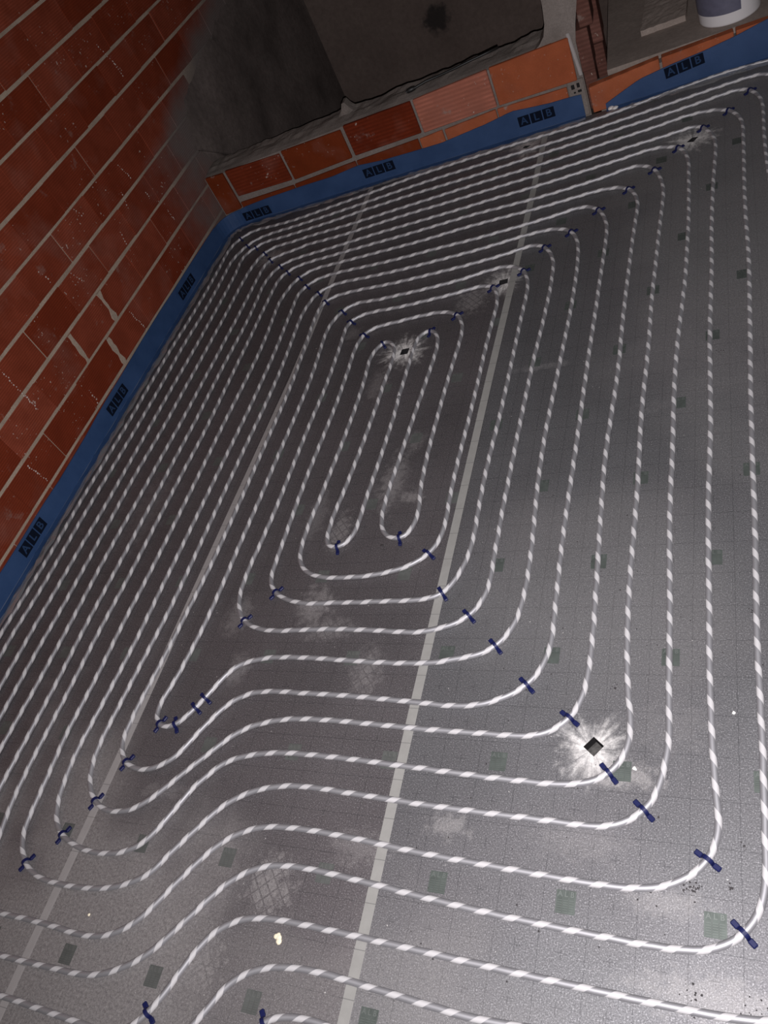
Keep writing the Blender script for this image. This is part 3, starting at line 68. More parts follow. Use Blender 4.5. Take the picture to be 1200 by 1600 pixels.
"-2424,1992 -2446,1972 -2464,1949 -2475,1922 -2479,1893 -2479,1863 -2475,1833 -2471,1803 -2468,1773 -2466,1744 -2465,1714 -2464,1684 -2463,1654 -2462,1624 -2461,1594 -2460,1564 -2460,1534 -2459,1504 -2459,1474 -2459,1444 -2458,1414 -2458,1384 -2458,1354 -2458,1324 -2458,1294 -2458,1264 -2457,1234 -2457,1204 -2457,1174 -2457,1144 -2458,1114 -2458,1084 -2458,1054 -2459,1024 -2459,994 -2460,964 -2460,934 -2460,904 -2461,874 -2461,844 -2461,814 -2461,784 -2461,754 -2462,724 -2462,694 -2462,664 -2462,634 -2462,604 -2462,574 -2462,544 -2462,514 -2462,484 -2462,454 -2462,424 -2462,394 -2462,364 -2462,334 -2462,304 -2462,274 -2462,244 -2462,214 -2462,184 -2462,154 -2463,124 -2463,94 -2464,64 -2466,35 -2467,5 -2468,-25 -2470,-55 -2471,-85 -2471,-115 -2472,-145 -2472,-175 -2472,-205 -2473,-235 -2473,-265 -2473,-295 -2474,-325 -2475,-355 -2476,-385 -2476,-415 -2477,-445 -2477,-475 -2477,-505 -2477,-535 -2477,-565 -2477,-595 -2478,-625 -2478,-654 -2478,-684 -2478,-714 -2479,-744 -2479,-774 -2480,-804 -2481,-834 -2482,-864 -2483,-894 -2483,-924 -2484,-954 -2485,-984 -2486,-1014 -2487,-1044 -2488,-1074 -2489,-1104 -2490,-1134 -2490,-1164 -2491,-1194 -2492,-1224 -2493,-1254 -2493,-1284 -2494,-1314 -2494,-1344 -2495,-1374 -2495,-1404 -2496,-1434 -2497,-1464 -2498,-1494 -2499,-1524 -2499,-1554 -2497,-1584 -2491,-1613 -2481,-1641 -2469,-1668 -2453,-1694 -2435,-1717 -2413,-1738 -2389,-1754 -2361,-1766 -2333,-1774 -2303,-1778 -2273,-1781 -2243,-1785 -2214,-1788 -2184,-1792 -2154,-1796 -2124,-1800 -2095,-1804 -2065,-1807 -2035,-1811 -2005,-1814 -1975,-1817 -1946,-1820 -1916,-1823 -1886,-1826 -1856,-1829 -1826,-1831 -1796,-1833 -1766,-1835 -1736,-1836 -1706,-1837 -1676,-1838 -1646,-1839 -1616,-1839 -1586,-1838 -1556,-1838 -1526,-1837 -1497,-1835 -1467,-1834 -1437,-1832 -1407,-1829 -1377,-1826 -1347,-1821 -1318,-1814 -1290,-1805 -1262,-1794 -1235,-1781 -1211,-1764 -1188,-1745 -1167,-1723 -1147,-1701 -1128,-1678 -1109,-1654 -1091,-1631 -1072,-1608 -1054,-1584 -1038,-1559 -1022,-1533 -1004,-1510 -981,-1493 -953,-1484 -924,-1479 -894,-1477 -864,-1477 -834,-1480 -805,-1485 -775,-1491 -746,-1497 -716,-1503 -687,-1509 -658,-1515 -628,-1521 -599,-1527 -569,-1532 -540,-1538 -510,-1543 -481,-1547 -451,-1552 -421,-1556 -392,-1559 -362,-1562 -332,-1565 -302,-1568 -272,-1570 -242,-1573 -212,-1575 -182,-1576 -152,-1578 -122,-1579 -92,-1580 -62,-1581 -32,-1582 -3,-1582 27,-1582 57,-1582 87,-1581 117,-1579 147,-1577 177,-1573 207,-1568 236,-1562 265,-1554 293,-1544 320,-1531 344,-1514 363,-1492 377,-1466 386,-1438 391,-1408 394,-1378 396,-1348 398,-1318 400,-1289 402,-1259 404,-1229 406,-1199 407,-1169 408,-1139 409,-1109 409,-1079 410,-1049 410,-1019 410,-989 410,-959 410,-929 410,-899 410,-869 410,-839 410,-809 409,-779 409,-749 409,-719 408,-689 408,-659 407,-629 407,-599 407,-569 406,-539 406,-509 405,-479 405,-449 404,-419 404,-389 403,-359 403,-329 402,-299 402,-269 402,-239 401,-209 401,-179 401,-149 401,-119 400,-89 400,-59 400,-29 400,1 400,31 400,61 400,91 400,121 400,151 400,181 400,211 400,241 400,271 400,301 400,331 400,361 400,391 400,421 400,451 400,481 400,511 400,541 400,571 400,601 400,631 400,661 400,691 400,721 400,751 400,781 400,811 400,841 400,871 400,901 400,931 400,961 400,991 400,1021 400,1051 400,1081 400,1111 400,1141 400,1171 400,1201 400,1231 400,1261 400,1291 400,1321 400,1351 400,1381 400,1411 400,1441 400,1471 400,1501 400,1531 400,1561 400,1591 400,1621 400,1651 400,1681 400,1711 400,1741 400,1771 400,1801 400,1831 400,1861 400,1891",
]
CLIPS=[
('tl', -2590, 2136, 49.0),
('tl', -2502, 2033, 53.7),
('tl', -2424, 1992, -140.4),
('tl', -2330, 1901, 51.0),
('tl', -2257, 1813, -133.5),
('tl', -2162, 1727, 46.6),
('tl', -2087, 1651, -135.2),
('tl', -1986, 1570, 49.3),
('tl', -1912, 1478, -127.9),
('tl', -1814, 1393, 50.9),
('tl', -1746, 1308, -130.8),
('tl', -1622, 1199, 53.8),
('tl', -1549, 1108, -121.2),
('tl', -1450, 993, 61.4),
('tl', -1336, 909, -146.6),
('tr', 107, 2233, 125.5),
('tr', 19, 2106, -46.3),
('tr', -83, 2015, 123.5),
('tr', -182, 1899, -49.1),
('tr', -274, 1768, 116.8),
('tr', -375, 1663, -50.8),
('tr', -491, 1555, 122.8),
('tr', -594, 1436, -55.4),
('tr', -698, 1364, 128.9),
('tr', -770, 1225, -58.3),
('tr', -889, 1152, 129.5),
('tr', -1022, 1011, -46.5),
('tr', -1122, 935, 163.3),
('br', 2, -1158, -133.9),
('br', -64, -1028, 56.5),
('br', -196, -938, -133.4),
('br', -278, -860, 41.8),
('br', -383, -728, -126.6),
('br', -504, -642, 45.5),
('br', -608, -528, -137.6),
('br', -704, -430, 45.0),
('br', -803, -351, -142.5),
('br', -881, -201, 51.3),
('br', -999, -132, -165.1),
('bl', -997, -1503, 39.1),
('bl', -1322, -1545, 53.1),
('bl', -1943, -1274, 147.8),
('bl', -1851, -1183, -26.8),
('bl', -1783, -1075, 149.2),
('bl', -1729, -949, -30.2),
('bl', -1662, -819, 157.0),
('bl', -1600, -817, -149.2),
('bl', -1548, -759, -124.2),
('bl', -1526, -725, -120.7),
('bl', -1491, -444, -36.0),
('bl', -1407, -335, 143.9),
('bl', -1225, -156, -167.7)]

# ------------------------------------------------------------------ helpers
def link(o, parent=None):
    COL.objects.link(o)
    if parent is not None:
        o.parent = parent
    return o

def mesh_obj(name, me, mats=None, parent=None):
    if mats is not None:
        if not isinstance(mats, (list, tuple)):
            mats = [mats]
        if len(me.materials) == 0:
            for m in mats:
                me.materials.append(m)
    return link(bpy.data.objects.new(name, me), parent)

def mk(name, verts, faces, smooth=False):
    me = bpy.data.meshes.new(name)
    me.from_pydata([tuple(v) for v in verts], [], faces)
    me.update()
    if smooth:
        me.polygons.foreach_set('use_smooth', [True] * len(me.polygons))
    return me

def bm_mesh(name, bm, smooth=False):
    me = bpy.data.meshes.new(name)
    bmesh.ops.recalc_face_normals(bm, faces=bm.faces)
    bm.to_mesh(me)
    bm.free()
    if smooth:
        me.polygons.foreach_set('use_smooth', [True] * len(me.polygons))
    return me

def bm_box(bm, lo, hi, bevel=0.0):
    vs = [bm.verts.new((x, y, z)) for x in (lo[0], hi[0]) for y in (lo[1], hi[1]) for z in (lo[2], hi[2])]
    F = [(0, 1, 3, 2), (4, 6, 7, 5), (0, 4, 5, 1), (2, 3, 7, 6), (0, 2, 6, 4), (1, 5, 7, 3)]
    fs = [bm.faces.new([vs[i] for i in f]) for f in F]
    if bevel:
        es = list({e for f in fs for e in f.edges})
        bmesh.ops.bevel(bm, geom=es, offset=bevel, segments=1, affect='EDGES')

def box_mesh(name, lo, hi, bevel=0.0):
    bm = bmesh.new()
    bm_box(bm, lo, hi, bevel)
    return bm_mesh(name, bm)

def empty(name, loc=(0, 0, 0), rz=0.0):
    o = bpy.data.objects.new(name, None)
    o.empty_display_size = 0.05
    o.location = loc
    o.rotation_euler = (0, 0, rz)
    return link(o)

def tag(o, label, cat=None, group=None, kind=None):
    o['label'] = label
    if cat:
        o['category'] = cat
    if group:
        o['group'] = group
    if kind:
        o['kind'] = kind
    return o

def struct(o, label):
    o['kind'] = 'structure'
    o['label'] = label
    return o

# ------------------------------------------------------------------ node helpers
class NT:
    def __init__(self, name):
        self.m = bpy.data.materials.new(name)
        self.m.use_nodes = True
        self.t = self.m.node_tree
        self.b = self.t.nodes['Principled BSDF']
        self.out = self.t.nodes['Material Output']
        self._pos = None

    def put(self, sock, v):
        if v is None:
            return
        if hasattr(v, 'is_linked'):
            self.t.links.new(v, sock)
        elif isinstance(v, (tuple, list)) and len(v) == 3 and sock.type == 'RGBA':
            sock.default_value = (*v, 1)
        else:
            sock.default_value = v

    def node(self, typ, **kw):
        n = self.t.nodes.new(typ)
        for k, v in kw.items():
            setattr(n, k, v)
        return n

    def m1(self, op, a, b=None, c=None, clamp=False):
        n = self.node('ShaderNodeMath', operation=op, use_clamp=clamp)
        self.put(n.inputs[0], a)
        self.put(n.inputs[1], b)
        self.put(n.inputs[2], c)
        return n.outputs[0]

    def pos(self):
        if self._pos is None:
            g = self.node('ShaderNodeNewGeometry')
            s = self.node('ShaderNodeSeparateXYZ')
            self.t.links.new(g.outputs['Position'], s.inputs[0])
            self._pos = (s.outputs[0], s.outputs[1], s.outputs[2], g.outputs['Position'])
        return self._pos

    def obj_pos(self):
        g = self.node('ShaderNodeTexCoord')
        s = self.node('ShaderNodeSeparateXYZ')
        self.t.links.new(g.outputs['Object'], s.inputs[0])
        return (s.outputs[0], s.outputs[1], s.outputs[2], g.outputs['Object'])

    def rnd(self):
        return self.node('ShaderNodeObjectInfo').outputs['Random']

    def noise(self, scale, detail=2.0, rough=0.5, vec=None, dist=0.0):
        n = self.node('ShaderNodeTexNoise')
        n.inputs['Scale'].default_value = scale
        n.inputs['Detail'].default_value = detail
        n.inputs['Roughness'].default_value = rough
        n.inputs['Distortion'].default_value = dist
        self.put(n.inputs['Vector'], vec if vec is not None else self.pos()[3])
        return n.outputs['Fac']

    def ss(self, v, a, b, lo=0.0, hi=1.0):
        n = self.node('ShaderNodeMapRange', interpolation_type='SMOOTHSTEP')
        self.put(n.inputs[0], v)
        for i, x in zip((1, 2, 3, 4), (a, b, lo, hi)):
            self.put(n.inputs[i], x)
        return n.outputs[0]

    def lin(self, v, a, b, lo=0.0, hi=1.0):
        n = self.node('ShaderNodeMapRange')
        self.put(n.inputs[0], v)
        for i, x in zip((1, 2, 3, 4), (a, b, lo, hi)):
            self.put(n.inputs[i], x)
        return n.outputs[0]

    def mix(self, f, a, b):
        n = self.node('ShaderNodeMix', data_type='RGBA')
        self.put(n.inputs[0], f)
        self.put(n.inputs[6], a)
        self.put(n.inputs[7], b)
        return n.outputs[2]

    def comb(self, x, y, z):
        n = self.node('ShaderNodeCombineXYZ')
        for i, v in enumerate((x, y, z)):
            self.put(n.inputs[i], v)
        return n.outputs[0]

    def bump(self, h, strength=0.3, dist=0.002):
        n = self.node('ShaderNodeBump')
        n.inputs['Strength'].default_value = strength
        n.inputs['Distance'].default_value = dist
        self.put(n.inputs['Height'], h)
        self.t.links.new(n.outputs[0], self.b.inputs['Normal'])

    def fin(self, col, rough=0.7, spec=None):
        self.put(self.b.inputs['Base Color'], col)
        self.put(self.b.inputs['Roughness'], rough)
        if spec is not None:
            self.b.inputs['Specular IOR Level'].default_value = spec
        return self.m

def plain(name, col, rough=0.6, spec=None, var=0.0):
    n = NT(name)
    c = col
    if var:
        f = n.noise(40, 3)
        c = n.mix(f, tuple(x * (1 - var) for x in col), tuple(min(1, x * (1 + var)) for x in col))
    return n.fin(c, rough, spec)

# ------------------------------------------------------------------ materials
# dust bursts round the little square cut-outs: (x, y, radius, strength)
BURSTS = [(-0.322, -0.802, 0.098, 0.85), (-1.222, 0.843, 0.115, 1.0), (-0.850, 1.191, 0.105, 0.80),
          (-0.127, 1.954, 0.12, 0.8), (-0.905, 2.303, 0.12, 0.6), (-2.279, 1.850, 0.11, 0.4)]
# dried dust and plaster stains, and painted flash light: (x, y, rx, ry, strength, kind) kind 1 = boot sole with tread lines, kind 2 = painted light
STAINS_AND_LIGHT = [(-1.244, -0.385, 0.075, 0.085, 0.42, 0), (-1.17, -0.47, 0.11, 0.05, 0.30, 1), (-1.24, -0.09, 0.055, 0.10, 0.42, 1),
          (-1.53, -0.42, 0.06, 0.09, 0.30, 0), (-0.99, -0.61, 0.06, 0.09, 0.34, 1), (-1.10, -1.22, 0.085, 0.09, 0.50, 1),
          (-1.215, -1.43, 0.075, 0.12, 0.55, 1), (-1.61, -1.28, 0.075, 0.08, 0.45, 0), (-1.62, -1.39, 0.05, 0.07, 0.20, 0),
          (-0.655, -1.02, 0.065, 0.035, 0.42, 0), (-1.09, 0.12, 0.06, 0.15, 0.38, 0), (-0.975, 1.10, 0.08, 0.10, 0.50, 1),
          (-1.05, 0.31, 0.04, 0.06, 0.28, 0), (-1.30, 0.66, 0.05, 0.10, 0.30, 0), (-1.52, 1.03, 0.05, 0.06, 0.30, 0),
          (-0.15, -0.72, 0.12, 0.09, 0.14, 0), (-0.14, -1.12, 0.10, 0.035, 0.24, 0), (-0.33, -1.02, 0.12, 0.05, 0.15, 0),
          (-1.45, -0.62, 0.05, 0.07, 0.28, 0), (-2.20, 0.10, 0.10, 0.25, 0.14, 0), (-0.25, -0.86, 0.11, 0.035, 0.55, 0),
          (-0.15, 0.35, 0.15, 0.05, 0.16, 0), (-0.62, 0.62, 0.12, 0.02, 0.25, 0), (-1.55, -1.02, 0.16, 0.03, 0.25, 0),
          (-1.36, 0.0, 0.05, 0.12, 0.22, 0), (-1.0, 0.05, 0.05, 0.03, 0.45, 0), (-0.05, -1.28, 0.20, 0.05, 0.25, 0),
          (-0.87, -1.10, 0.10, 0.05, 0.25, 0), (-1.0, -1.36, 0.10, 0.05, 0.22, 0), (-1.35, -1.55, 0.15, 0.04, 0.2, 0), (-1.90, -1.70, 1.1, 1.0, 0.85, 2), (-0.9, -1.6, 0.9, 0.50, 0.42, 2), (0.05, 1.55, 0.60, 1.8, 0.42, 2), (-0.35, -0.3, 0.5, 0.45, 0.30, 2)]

def panel_material(name, x0, x1, yoff, warm):
    n = NT(name)
    X, Y, Z, P = n.pos()
    grain = n.noise(300, 3, 0.75)
    weave = n.noise(1.0, 1, 0.5, n.comb(n.m1('MULTIPLY', X, 300), n.m1('MULTIPLY', Y, 900), 0))
    cloud = n.noise(2.6, 4, 0.55)
    tint = n.noise(1.3, 2, 0.5, n.comb(X, Y, 7.0))
    lo, hi, tn = ((0.172, 0.156, 0.162), (0.246, 0.225, 0.233), (0.236, 0.203, 0.213)) if warm else ((0.190, 0.190, 0.198), (0.275, 0.273, 0.284), (0.270, 0.250, 0.264))
    base = n.mix(n.lin(cloud, 0.3, 0.7), lo, hi)
    base = n.mix(n.lin(tint, 0.45, 0.75, 0, 0.55), base, tn)
    g = n.lin(n.m1('ADD', n.m1('MULTIPLY', grain, 0.75), n.m1('MULTIPLY', weave, 0.25)), 0.36, 0.64, 0.0, 1.0)
    base = n.mix(n.m1('MULTIPLY', n.m1('SUBTRACT', 1.0, g), 0.72), base, (0.055, 0.053, 0.057))
    base = n.mix(n.lin(grain, 0.57, 0.70, 0, 0.6), base, (0.60, 0.59, 0.61))

    def dist(c, off, pitch=0.1):
        f = n.m1('FRACT', n.m1('ADD', n.m1('DIVIDE', n.m1('SUBTRACT', c, off), pitch), 100.5))
        return n.m1('MULTIPLY', n.m1('ABSOLUTE', n.m1('SUBTRACT', f, 0.5)), pitch)
    dx, dy = dist(X, 0.0), dist(Y, yoff)
    hx, hy = dist(X, 0.05), dist(Y, yoff + 0.05)
    hw = 0.0011
    lx, ly = n.ss(dx, hw * 0.4, hw, 1, 0), n.ss(dy, hw * 0.4, hw, 1, 0)
    c1 = n.m1('MULTIPLY', n.ss(hx, hw * 0.4, hw, 1, 0), n.m1('LESS_THAN', hy, 0.013))
    c2 = n.m1('MULTIPLY', n.ss(hy, hw * 0.4, hw, 1, 0), n.m1('LESS_THAN', hx, 0.013))
    wear = n.lin(n.noise(60, 3, 0.7), 0.35, 0.6, 0.25, 1.0)
    pr = n.m1('MULTIPLY', n.m1('MAXIMUM', n.m1('MAXIMUM', lx, ly), n.m1('MAXIMUM', c1, c2)), wear)
    base = n.mix(n.m1('MULTIPLY', pr, 0.62), base, (0.045, 0.045, 0.05))

    dust = None  # holds real stains and the painted flash lightening together
    blotch = n.noise(38, 4, 0.65)
    fineb = n.noise(130, 3, 0.7)
    tread = n.m1('MINIMUM', dist(n.m1('ADD', n.m1('MULTIPLY', X, 0.75), n.m1('MULTIPLY', Y, 0.66)), 0.0, 0.024),
                 dist(n.m1('SUBTRACT', n.m1('MULTIPLY', Y, 0.75), n.m1('MULTIPLY', X, 0.66)), 0.0, 0.03))
    tread = n.ss(n.m1('ADD', tread, n.m1('MULTIPLY', n.m1('SUBTRACT', blotch, 0.5), 0.006)), 0.0008, 0.0028, 0.35, 1.0)
    for (cx, cy, rx, ry, s, kind) in STAINS_AND_LIGHT:
        if kind != 2 and (cx < x0 - 0.1 or cx > x1 + 0.1):
            continue
        a = n.m1('DIVIDE', n.m1('SUBTRACT', X, cx), rx)
        b = n.m1('DIVIDE', n.m1('SUBTRACT', Y, cy), ry)
        d = n.m1('SQRT', n.m1('ADD', n.m1('MULTIPLY', a, a), n.m1('MULTIPLY', b, b)))
        if kind == 2:                                   # broad lightening painted in where the flash reads brighter
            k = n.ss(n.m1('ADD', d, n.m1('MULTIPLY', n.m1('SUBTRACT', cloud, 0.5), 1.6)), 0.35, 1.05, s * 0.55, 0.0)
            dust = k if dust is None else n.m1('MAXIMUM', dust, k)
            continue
        d = n.m1('ADD', d, n.m1('MULTIPLY', n.m1('SUBTRACT', blotch, 0.5), 2.6))
        k = n.ss(d, 0.25, 1.15, s * 0.8, 0.0)
        if kind:
            k = n.m1('MULTIPLY', k, tread)
        dust = k if dust is None else n.m1('MAXIMUM', dust, k)
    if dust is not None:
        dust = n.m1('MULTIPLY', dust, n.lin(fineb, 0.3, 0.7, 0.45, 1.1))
    col = base
    if dust is not None:
        col = n.mix(dust, col, (0.50, 0.475, 0.46))  # real stains and the painted flash lightening
    burst = None
    for (cx, cy, r, s) in BURSTS:
        if cx < x0 - 0.16 or cx > x1 + 0.16:
            continue
        a, b = n.m1('SUBTRACT', X, cx), n.m1('SUBTRACT', Y, cy)
        rr = n.m1('SQRT', n.m1('ADD', n.m1('MULTIPLY', a, a), n.m1('MULTIPLY', b, b)))
        ca, sa = n.m1('DIVIDE', a, n.m1('ADD', rr, 0.001)), n.m1('DIVIDE', b, n.m1('ADD', rr, 0.001))
        ray = n.noise(1.0, 3, 0.65, n.comb(n.m1('MULTIPLY', ca, 5.5), n.m1('MULTIPLY', sa, 5.5), n.m1('ADD', n.m1('MULTIPLY', rr, 9.0), cx * 7)))
        ray2 = n.noise(1.0, 2, 0.6, n.comb(n.m1('MULTIPLY', ca, 1.2), n.m1('MULTIPLY', sa, 1.2), cx * 5))
        t = n.m1('DIVIDE', rr, r)
        t = n.m1('ADD', t, n.m1('MULTIPLY', n.m1('SUBTRACT', 0.5, ray), 1.15))
        t = n.m1('ADD', t, n.m1('MULTIPLY', n.m1('SUBTRACT', 0.5, blotch), 1.3))
        t = n.m1('ADD', t, n.m1('MULTIPLY', n.m1('SUBTRACT', 0.5, ray2), 1.0))
        k = n.ss(t, -0.15, 1.0, s, 0.0)
        burst = k if burst is None else n.m1('MAXIMUM', burst, k)
    if burst is not None:
        burst = n.m1('MULTIPLY', burst, n.lin(fineb, 0.3, 0.6, 0.6, 1.0))
        col = n.mix(burst, col, (0.80, 0.775, 0.75))
    spk = n.ss(n.noise(95, 1, 0.4), 0.80, 0.83)
    col = n.mix(n.m1('MULTIPLY', spk, 0.8), col, (0.7, 0.68, 0.66))
    n.bump(n.m1('ADD', grain, n.m1('MULTIPLY', cloud, 2.0)), 0.30, 0.0012)
    met = n.m1('SUBTRACT', 0.70, burst) if burst is not None else 0.70
    if dust is not None:
        met = n.m1('SUBTRACT', met, n.m1('MULTIPLY', dust, 0.7))
    n.put(n.b.inputs['Metallic'], n.m1('MAXIMUM', met, 0.0))
    return n.fin(col, 0.60, 0.25)

def brick_material(name, c_dark, c_light, ridge_pitch, axis, cement=False, smear=0.0, splash=0.6):
    n = NT(name)
    X, Y, Z, P = n.pos()
    ox, oy, oz, OP = n.obj_pos()
    r = n.rnd()
    col = n.mix(r, c_dark, c_light)
    blot = n.noise(9, 4, 0.6)
    col = n.mix(n.lin(blot, 0.35, 0.7, 0, 0.45), col, tuple(x * 0.55 for x in c_dark))
    bloom = n.noise(5.0, 3, 0.55, n.comb(X, Y, n.m1('ADD', Z, 3.3)))
    col = n.mix(n.lin(bloom, 0.52, 0.75, 0, 0.35), col, (0.30, 0.145, 0.115))
    ph = n.m1('FRACT', n.m1('ADD', n.m1('DIVIDE', oz, ridge_pitch), 50.0))
    rid = n.ss(n.m1('ABSOLUTE', n.m1('SUBTRACT', ph, 0.5)), 0.12, 0.38)
    rb = n.m1('MULTIPLY', rid, n.lin(n.noise(14, 2), 0.3, 0.65, 0.25, 1.0))
    col = n.mix(n.m1('MULTIPLY', n.m1('SUBTRACT', 1.0, rb), 0.35), col, tuple(x * 0.35 for x in c_dark))
    # mortar drops: a sprinkle of pale dots
    sp = n.ss(n.noise(75, 1, 0.4), 0.70, 0.76)
    zone = n.ss(n.noise(4.5, 2, 0.5, n.comb(X, n.m1('ADD', Y, 9.0), Z)), 0.50, 0.62)
    col = n.mix(n.m1('MULTIPLY', n.m1('MULTIPLY', sp, zone), splash), col, (0.55, 0.48, 0.42))
    if smear:
        sm = n.ss(n.noise(11, 5, 0.6, n.comb(X, n.m1('MULTIPLY', Y, 1.0), n.m1('ADD', Z, 1.7))), 0.64, 0.74, 0, smear)
        col = n.mix(sm, col, (0.30, 0.25, 0.22))
    if cement:
        lim = n.m1('ADD', 2.16, n.m1('MULTIPLY', n.m1('MAXIMUM', n.m1('SUBTRACT', Z, 0.60), 0.0), 3.2))
        k = n.m1('ADD', n.m1('SUBTRACT', Y, lim), n.m1('MULTIPLY', n.m1('SUBTRACT', n.noise(3.5, 4, 0.6), 0.5), 0.9))
        col = n.mix(n.ss(k, -0.35, 0.38, 0, 0.95), col, (0.145, 0.122, 0.115))
    n.bump(n.m1('ADD', rb, n.m1('MULTIPLY', n.noise(160, 3, 0.6), 0.5)), 0.45, 0.002)
    return n.fin(col, 0.85, 0.06)

def cement_material(name, c0, c1, scale=7.0, stain=None, mask=False, rel=0.5):
    n = NT(name)
    X, Y, Z, P = n.pos()
    a = n.noise(scale, 5, 0.6)
    b = n.noise(scale * 14, 4, 0.65)
    col = n.mix(n.lin(a, 0.3, 0.7), c0, c1)
    col = n.mix(n.lin(b, 0.35, 0.7, 0, 0.4), col, tuple(x * 0.6 for x in c0))
    if stain:
        sx, sz, r = stain
        u, v = n.m1('SUBTRACT', X, sx), n.m1('SUBTRACT', Z, sz)
        d = n.m1('SQRT', n.m1('ADD', n.m1('MULTIPLY', u, u), n.m1('MULTIPLY', v, v)))
        d = n.m1('ADD', n.m1('DIVIDE', d, r), n.m1('MULTIPLY', n.m1('SUBTRACT', n.noise(16, 4, 0.6), 0.5), 1.6))
        col = n.mix(n.ss(d, 0.5, 1.1, 0.85, 0.0), col, (0.02, 0.018, 0.018))
    if mask:
        lim = n.m1('ADD', 2.16, n.m1('MULTIPLY', n.m1('MAXIMUM', n.m1('SUBTRACT', Z, 0.60), 0.0), 3.2))
        k = n.m1('ADD', n.m1('SUBTRACT', Y, lim), n.m1('MULTIPLY', n.m1('SUBTRACT', n.noise(3.5, 4, 0.6), 0.5), 0.9))
        col = n.mix(n.ss(k, -0.35, 0.38, 0, 0.95), col, (0.145, 0.122, 0.115))
    n.bump(n.m1('ADD', a, n.m1('MULTIPLY', b, 0.5)), rel, 0.006)
    return n.fin(col, 0.88, 0.15)

def pipe_material():
    n = NT('pipe_plastic')
    uv = n.node('ShaderNodeUVMap')
    s = n.node('ShaderNodeSeparateXYZ')
    n.t.links.new(uv.outputs[0], s.inputs[0])
    f = n.m1('FRACT', n.m1('ADD', n.m1('SUBTRACT', s.outputs[0], s.outputs[1]), 50.0))
    stripe = n.m1('MULTIPLY', n.ss(f, 0.0, 0.03), n.ss(f, 0.38, 0.41, 1, 0))
    gr = n.noise(25, 3, 0.6)
    body = n.mix(gr, (0.36, 0.355, 0.375), (0.45, 0.445, 0.465))
    col = n.mix(stripe, body, (0.50, 0.487, 0.495))
    n.put(n.b.inputs['Coat Weight'], 0.2)
    n.put(n.b.inputs['Coat Roughness'], 0.38)
    n.put(n.b.inputs['Metallic'], n.m1('MULTIPLY', n.m1('SUBTRACT', 1.0, stripe), 0.72))
    return n.fin(col, n.m1('ADD', 0.60, n.m1('MULTIPLY', stripe, 0.05)), 0.5)

M = {}
M['brick'] = brick_material('red_brick', (0.195, 0.032, 0.013), (0.300, 0.070, 0.039), 0.0105, 'z', cement=True, smear=0.22)
M['brick_orange'] = brick_material('orange_brick_smooth', (0.40, 0.105, 0.045), (0.50, 0.150, 0.070), 0.006, 'z', smear=0.75, splash=0.4)
M['brick_deep_dim'] = brick_material('dimmed_deep_red_brick_ridged', (0.150, 0.022, 0.008), (0.205, 0.038, 0.016), 0.019, 'z', smear=0.5, splash=0.6)  # deep red, darkened further for the flash fading leftwards
M['brick_burnt_dim'] = brick_material('dimmed_burnt_orange_brick', (0.185, 0.034, 0.010), (0.235, 0.048, 0.017), 0.006, 'z', smear=0.8, splash=0.5)  # burnt orange with the flash falloff at the left painted into its tone
M['brick_ridged'] = brick_material('orange_brick_ridged', (0.43, 0.155, 0.105), (0.50, 0.185, 0.125), 0.021, 'z', smear=0.6, splash=0.9)
M['brick_jamb'] = brick_material('brown_brick', (0.115, 0.052, 0.040), (0.17, 0.075, 0.06), 0.02, 'z', smear=0.4)
M['mortar'] = cement_material('mortar', (0.31, 0.245, 0.190), (0.45, 0.360, 0.285), 9.0, mask=True)
M['mortar_grey'] = cement_material('grey_mortar', (0.17, 0.145, 0.130), (0.26, 0.225, 0.205), 9.0)
M['render'] = cement_material('cement_render', (0.075, 0.060, 0.055), (0.185, 0.150, 0.138), 2.6, mask=False)
M['render_far'] = cement_material('cement_render_far', (0.105, 0.078, 0.068), (0.165, 0.126, 0.110), 2.0, stain=(-1.85, 0.03, 0.11))
M['concrete'] = cement_material('concrete', (0.24, 0.195, 0.170), (0.33, 0.275, 0.240), 4.0, rel=0.25)
M['slab'] = cement_material('rough_slab', (0.03, 0.028, 0.027), (0.13, 0.125, 0.12), 90.0)
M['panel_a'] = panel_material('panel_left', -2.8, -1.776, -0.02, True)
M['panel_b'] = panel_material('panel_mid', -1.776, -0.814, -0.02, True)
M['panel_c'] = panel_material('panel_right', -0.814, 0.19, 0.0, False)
M['foam'] = plain('foam_edge', (0.018, 0.017, 0.018), 0.95, 0.1)
M['pipe'] = pipe_material()
M['clip'] = plain('clip_plastic', (0.007, 0.010, 0.060), 0.5, 0.3)
M['hole'] = plain('painted_hole_shade', (0.01, 0.009, 0.009), 0.95)  # near-black that stands for the shade in the hollow brick's cells
M['print_dark'] = plain('ink_dark', (0.005, 0.008, 0.018), 0.8, 0.05)
M['print_letter'] = plain('ink_letter', (0.022, 0.046, 0.105), 0.8, 0.05)
M['cable'] = plain('black_rubber', (0.008, 0.008, 0.008), 0.5)
M['tub'] = plain('white_plastic', (0.72, 0.70, 0.71), 0.45, 0.4)
M['tub_label'] = plain('blue_label', (0.115, 0.115, 0.165), 0.5, var=0.25)
M['white_crumb'] = plain('white_crumb', (0.85, 0.83, 0.80), 0.8)
M['cream_foam'] = plain('cream_foam', (0.82, 0.74, 0.56), 0.8, var=0.1)
M['drip'] = plain('dried_mortar', (0.50, 0.43, 0.39), 0.9)
M['grit'] = plain('dark_grit', (0.03, 0.026, 0.028), 0.8)

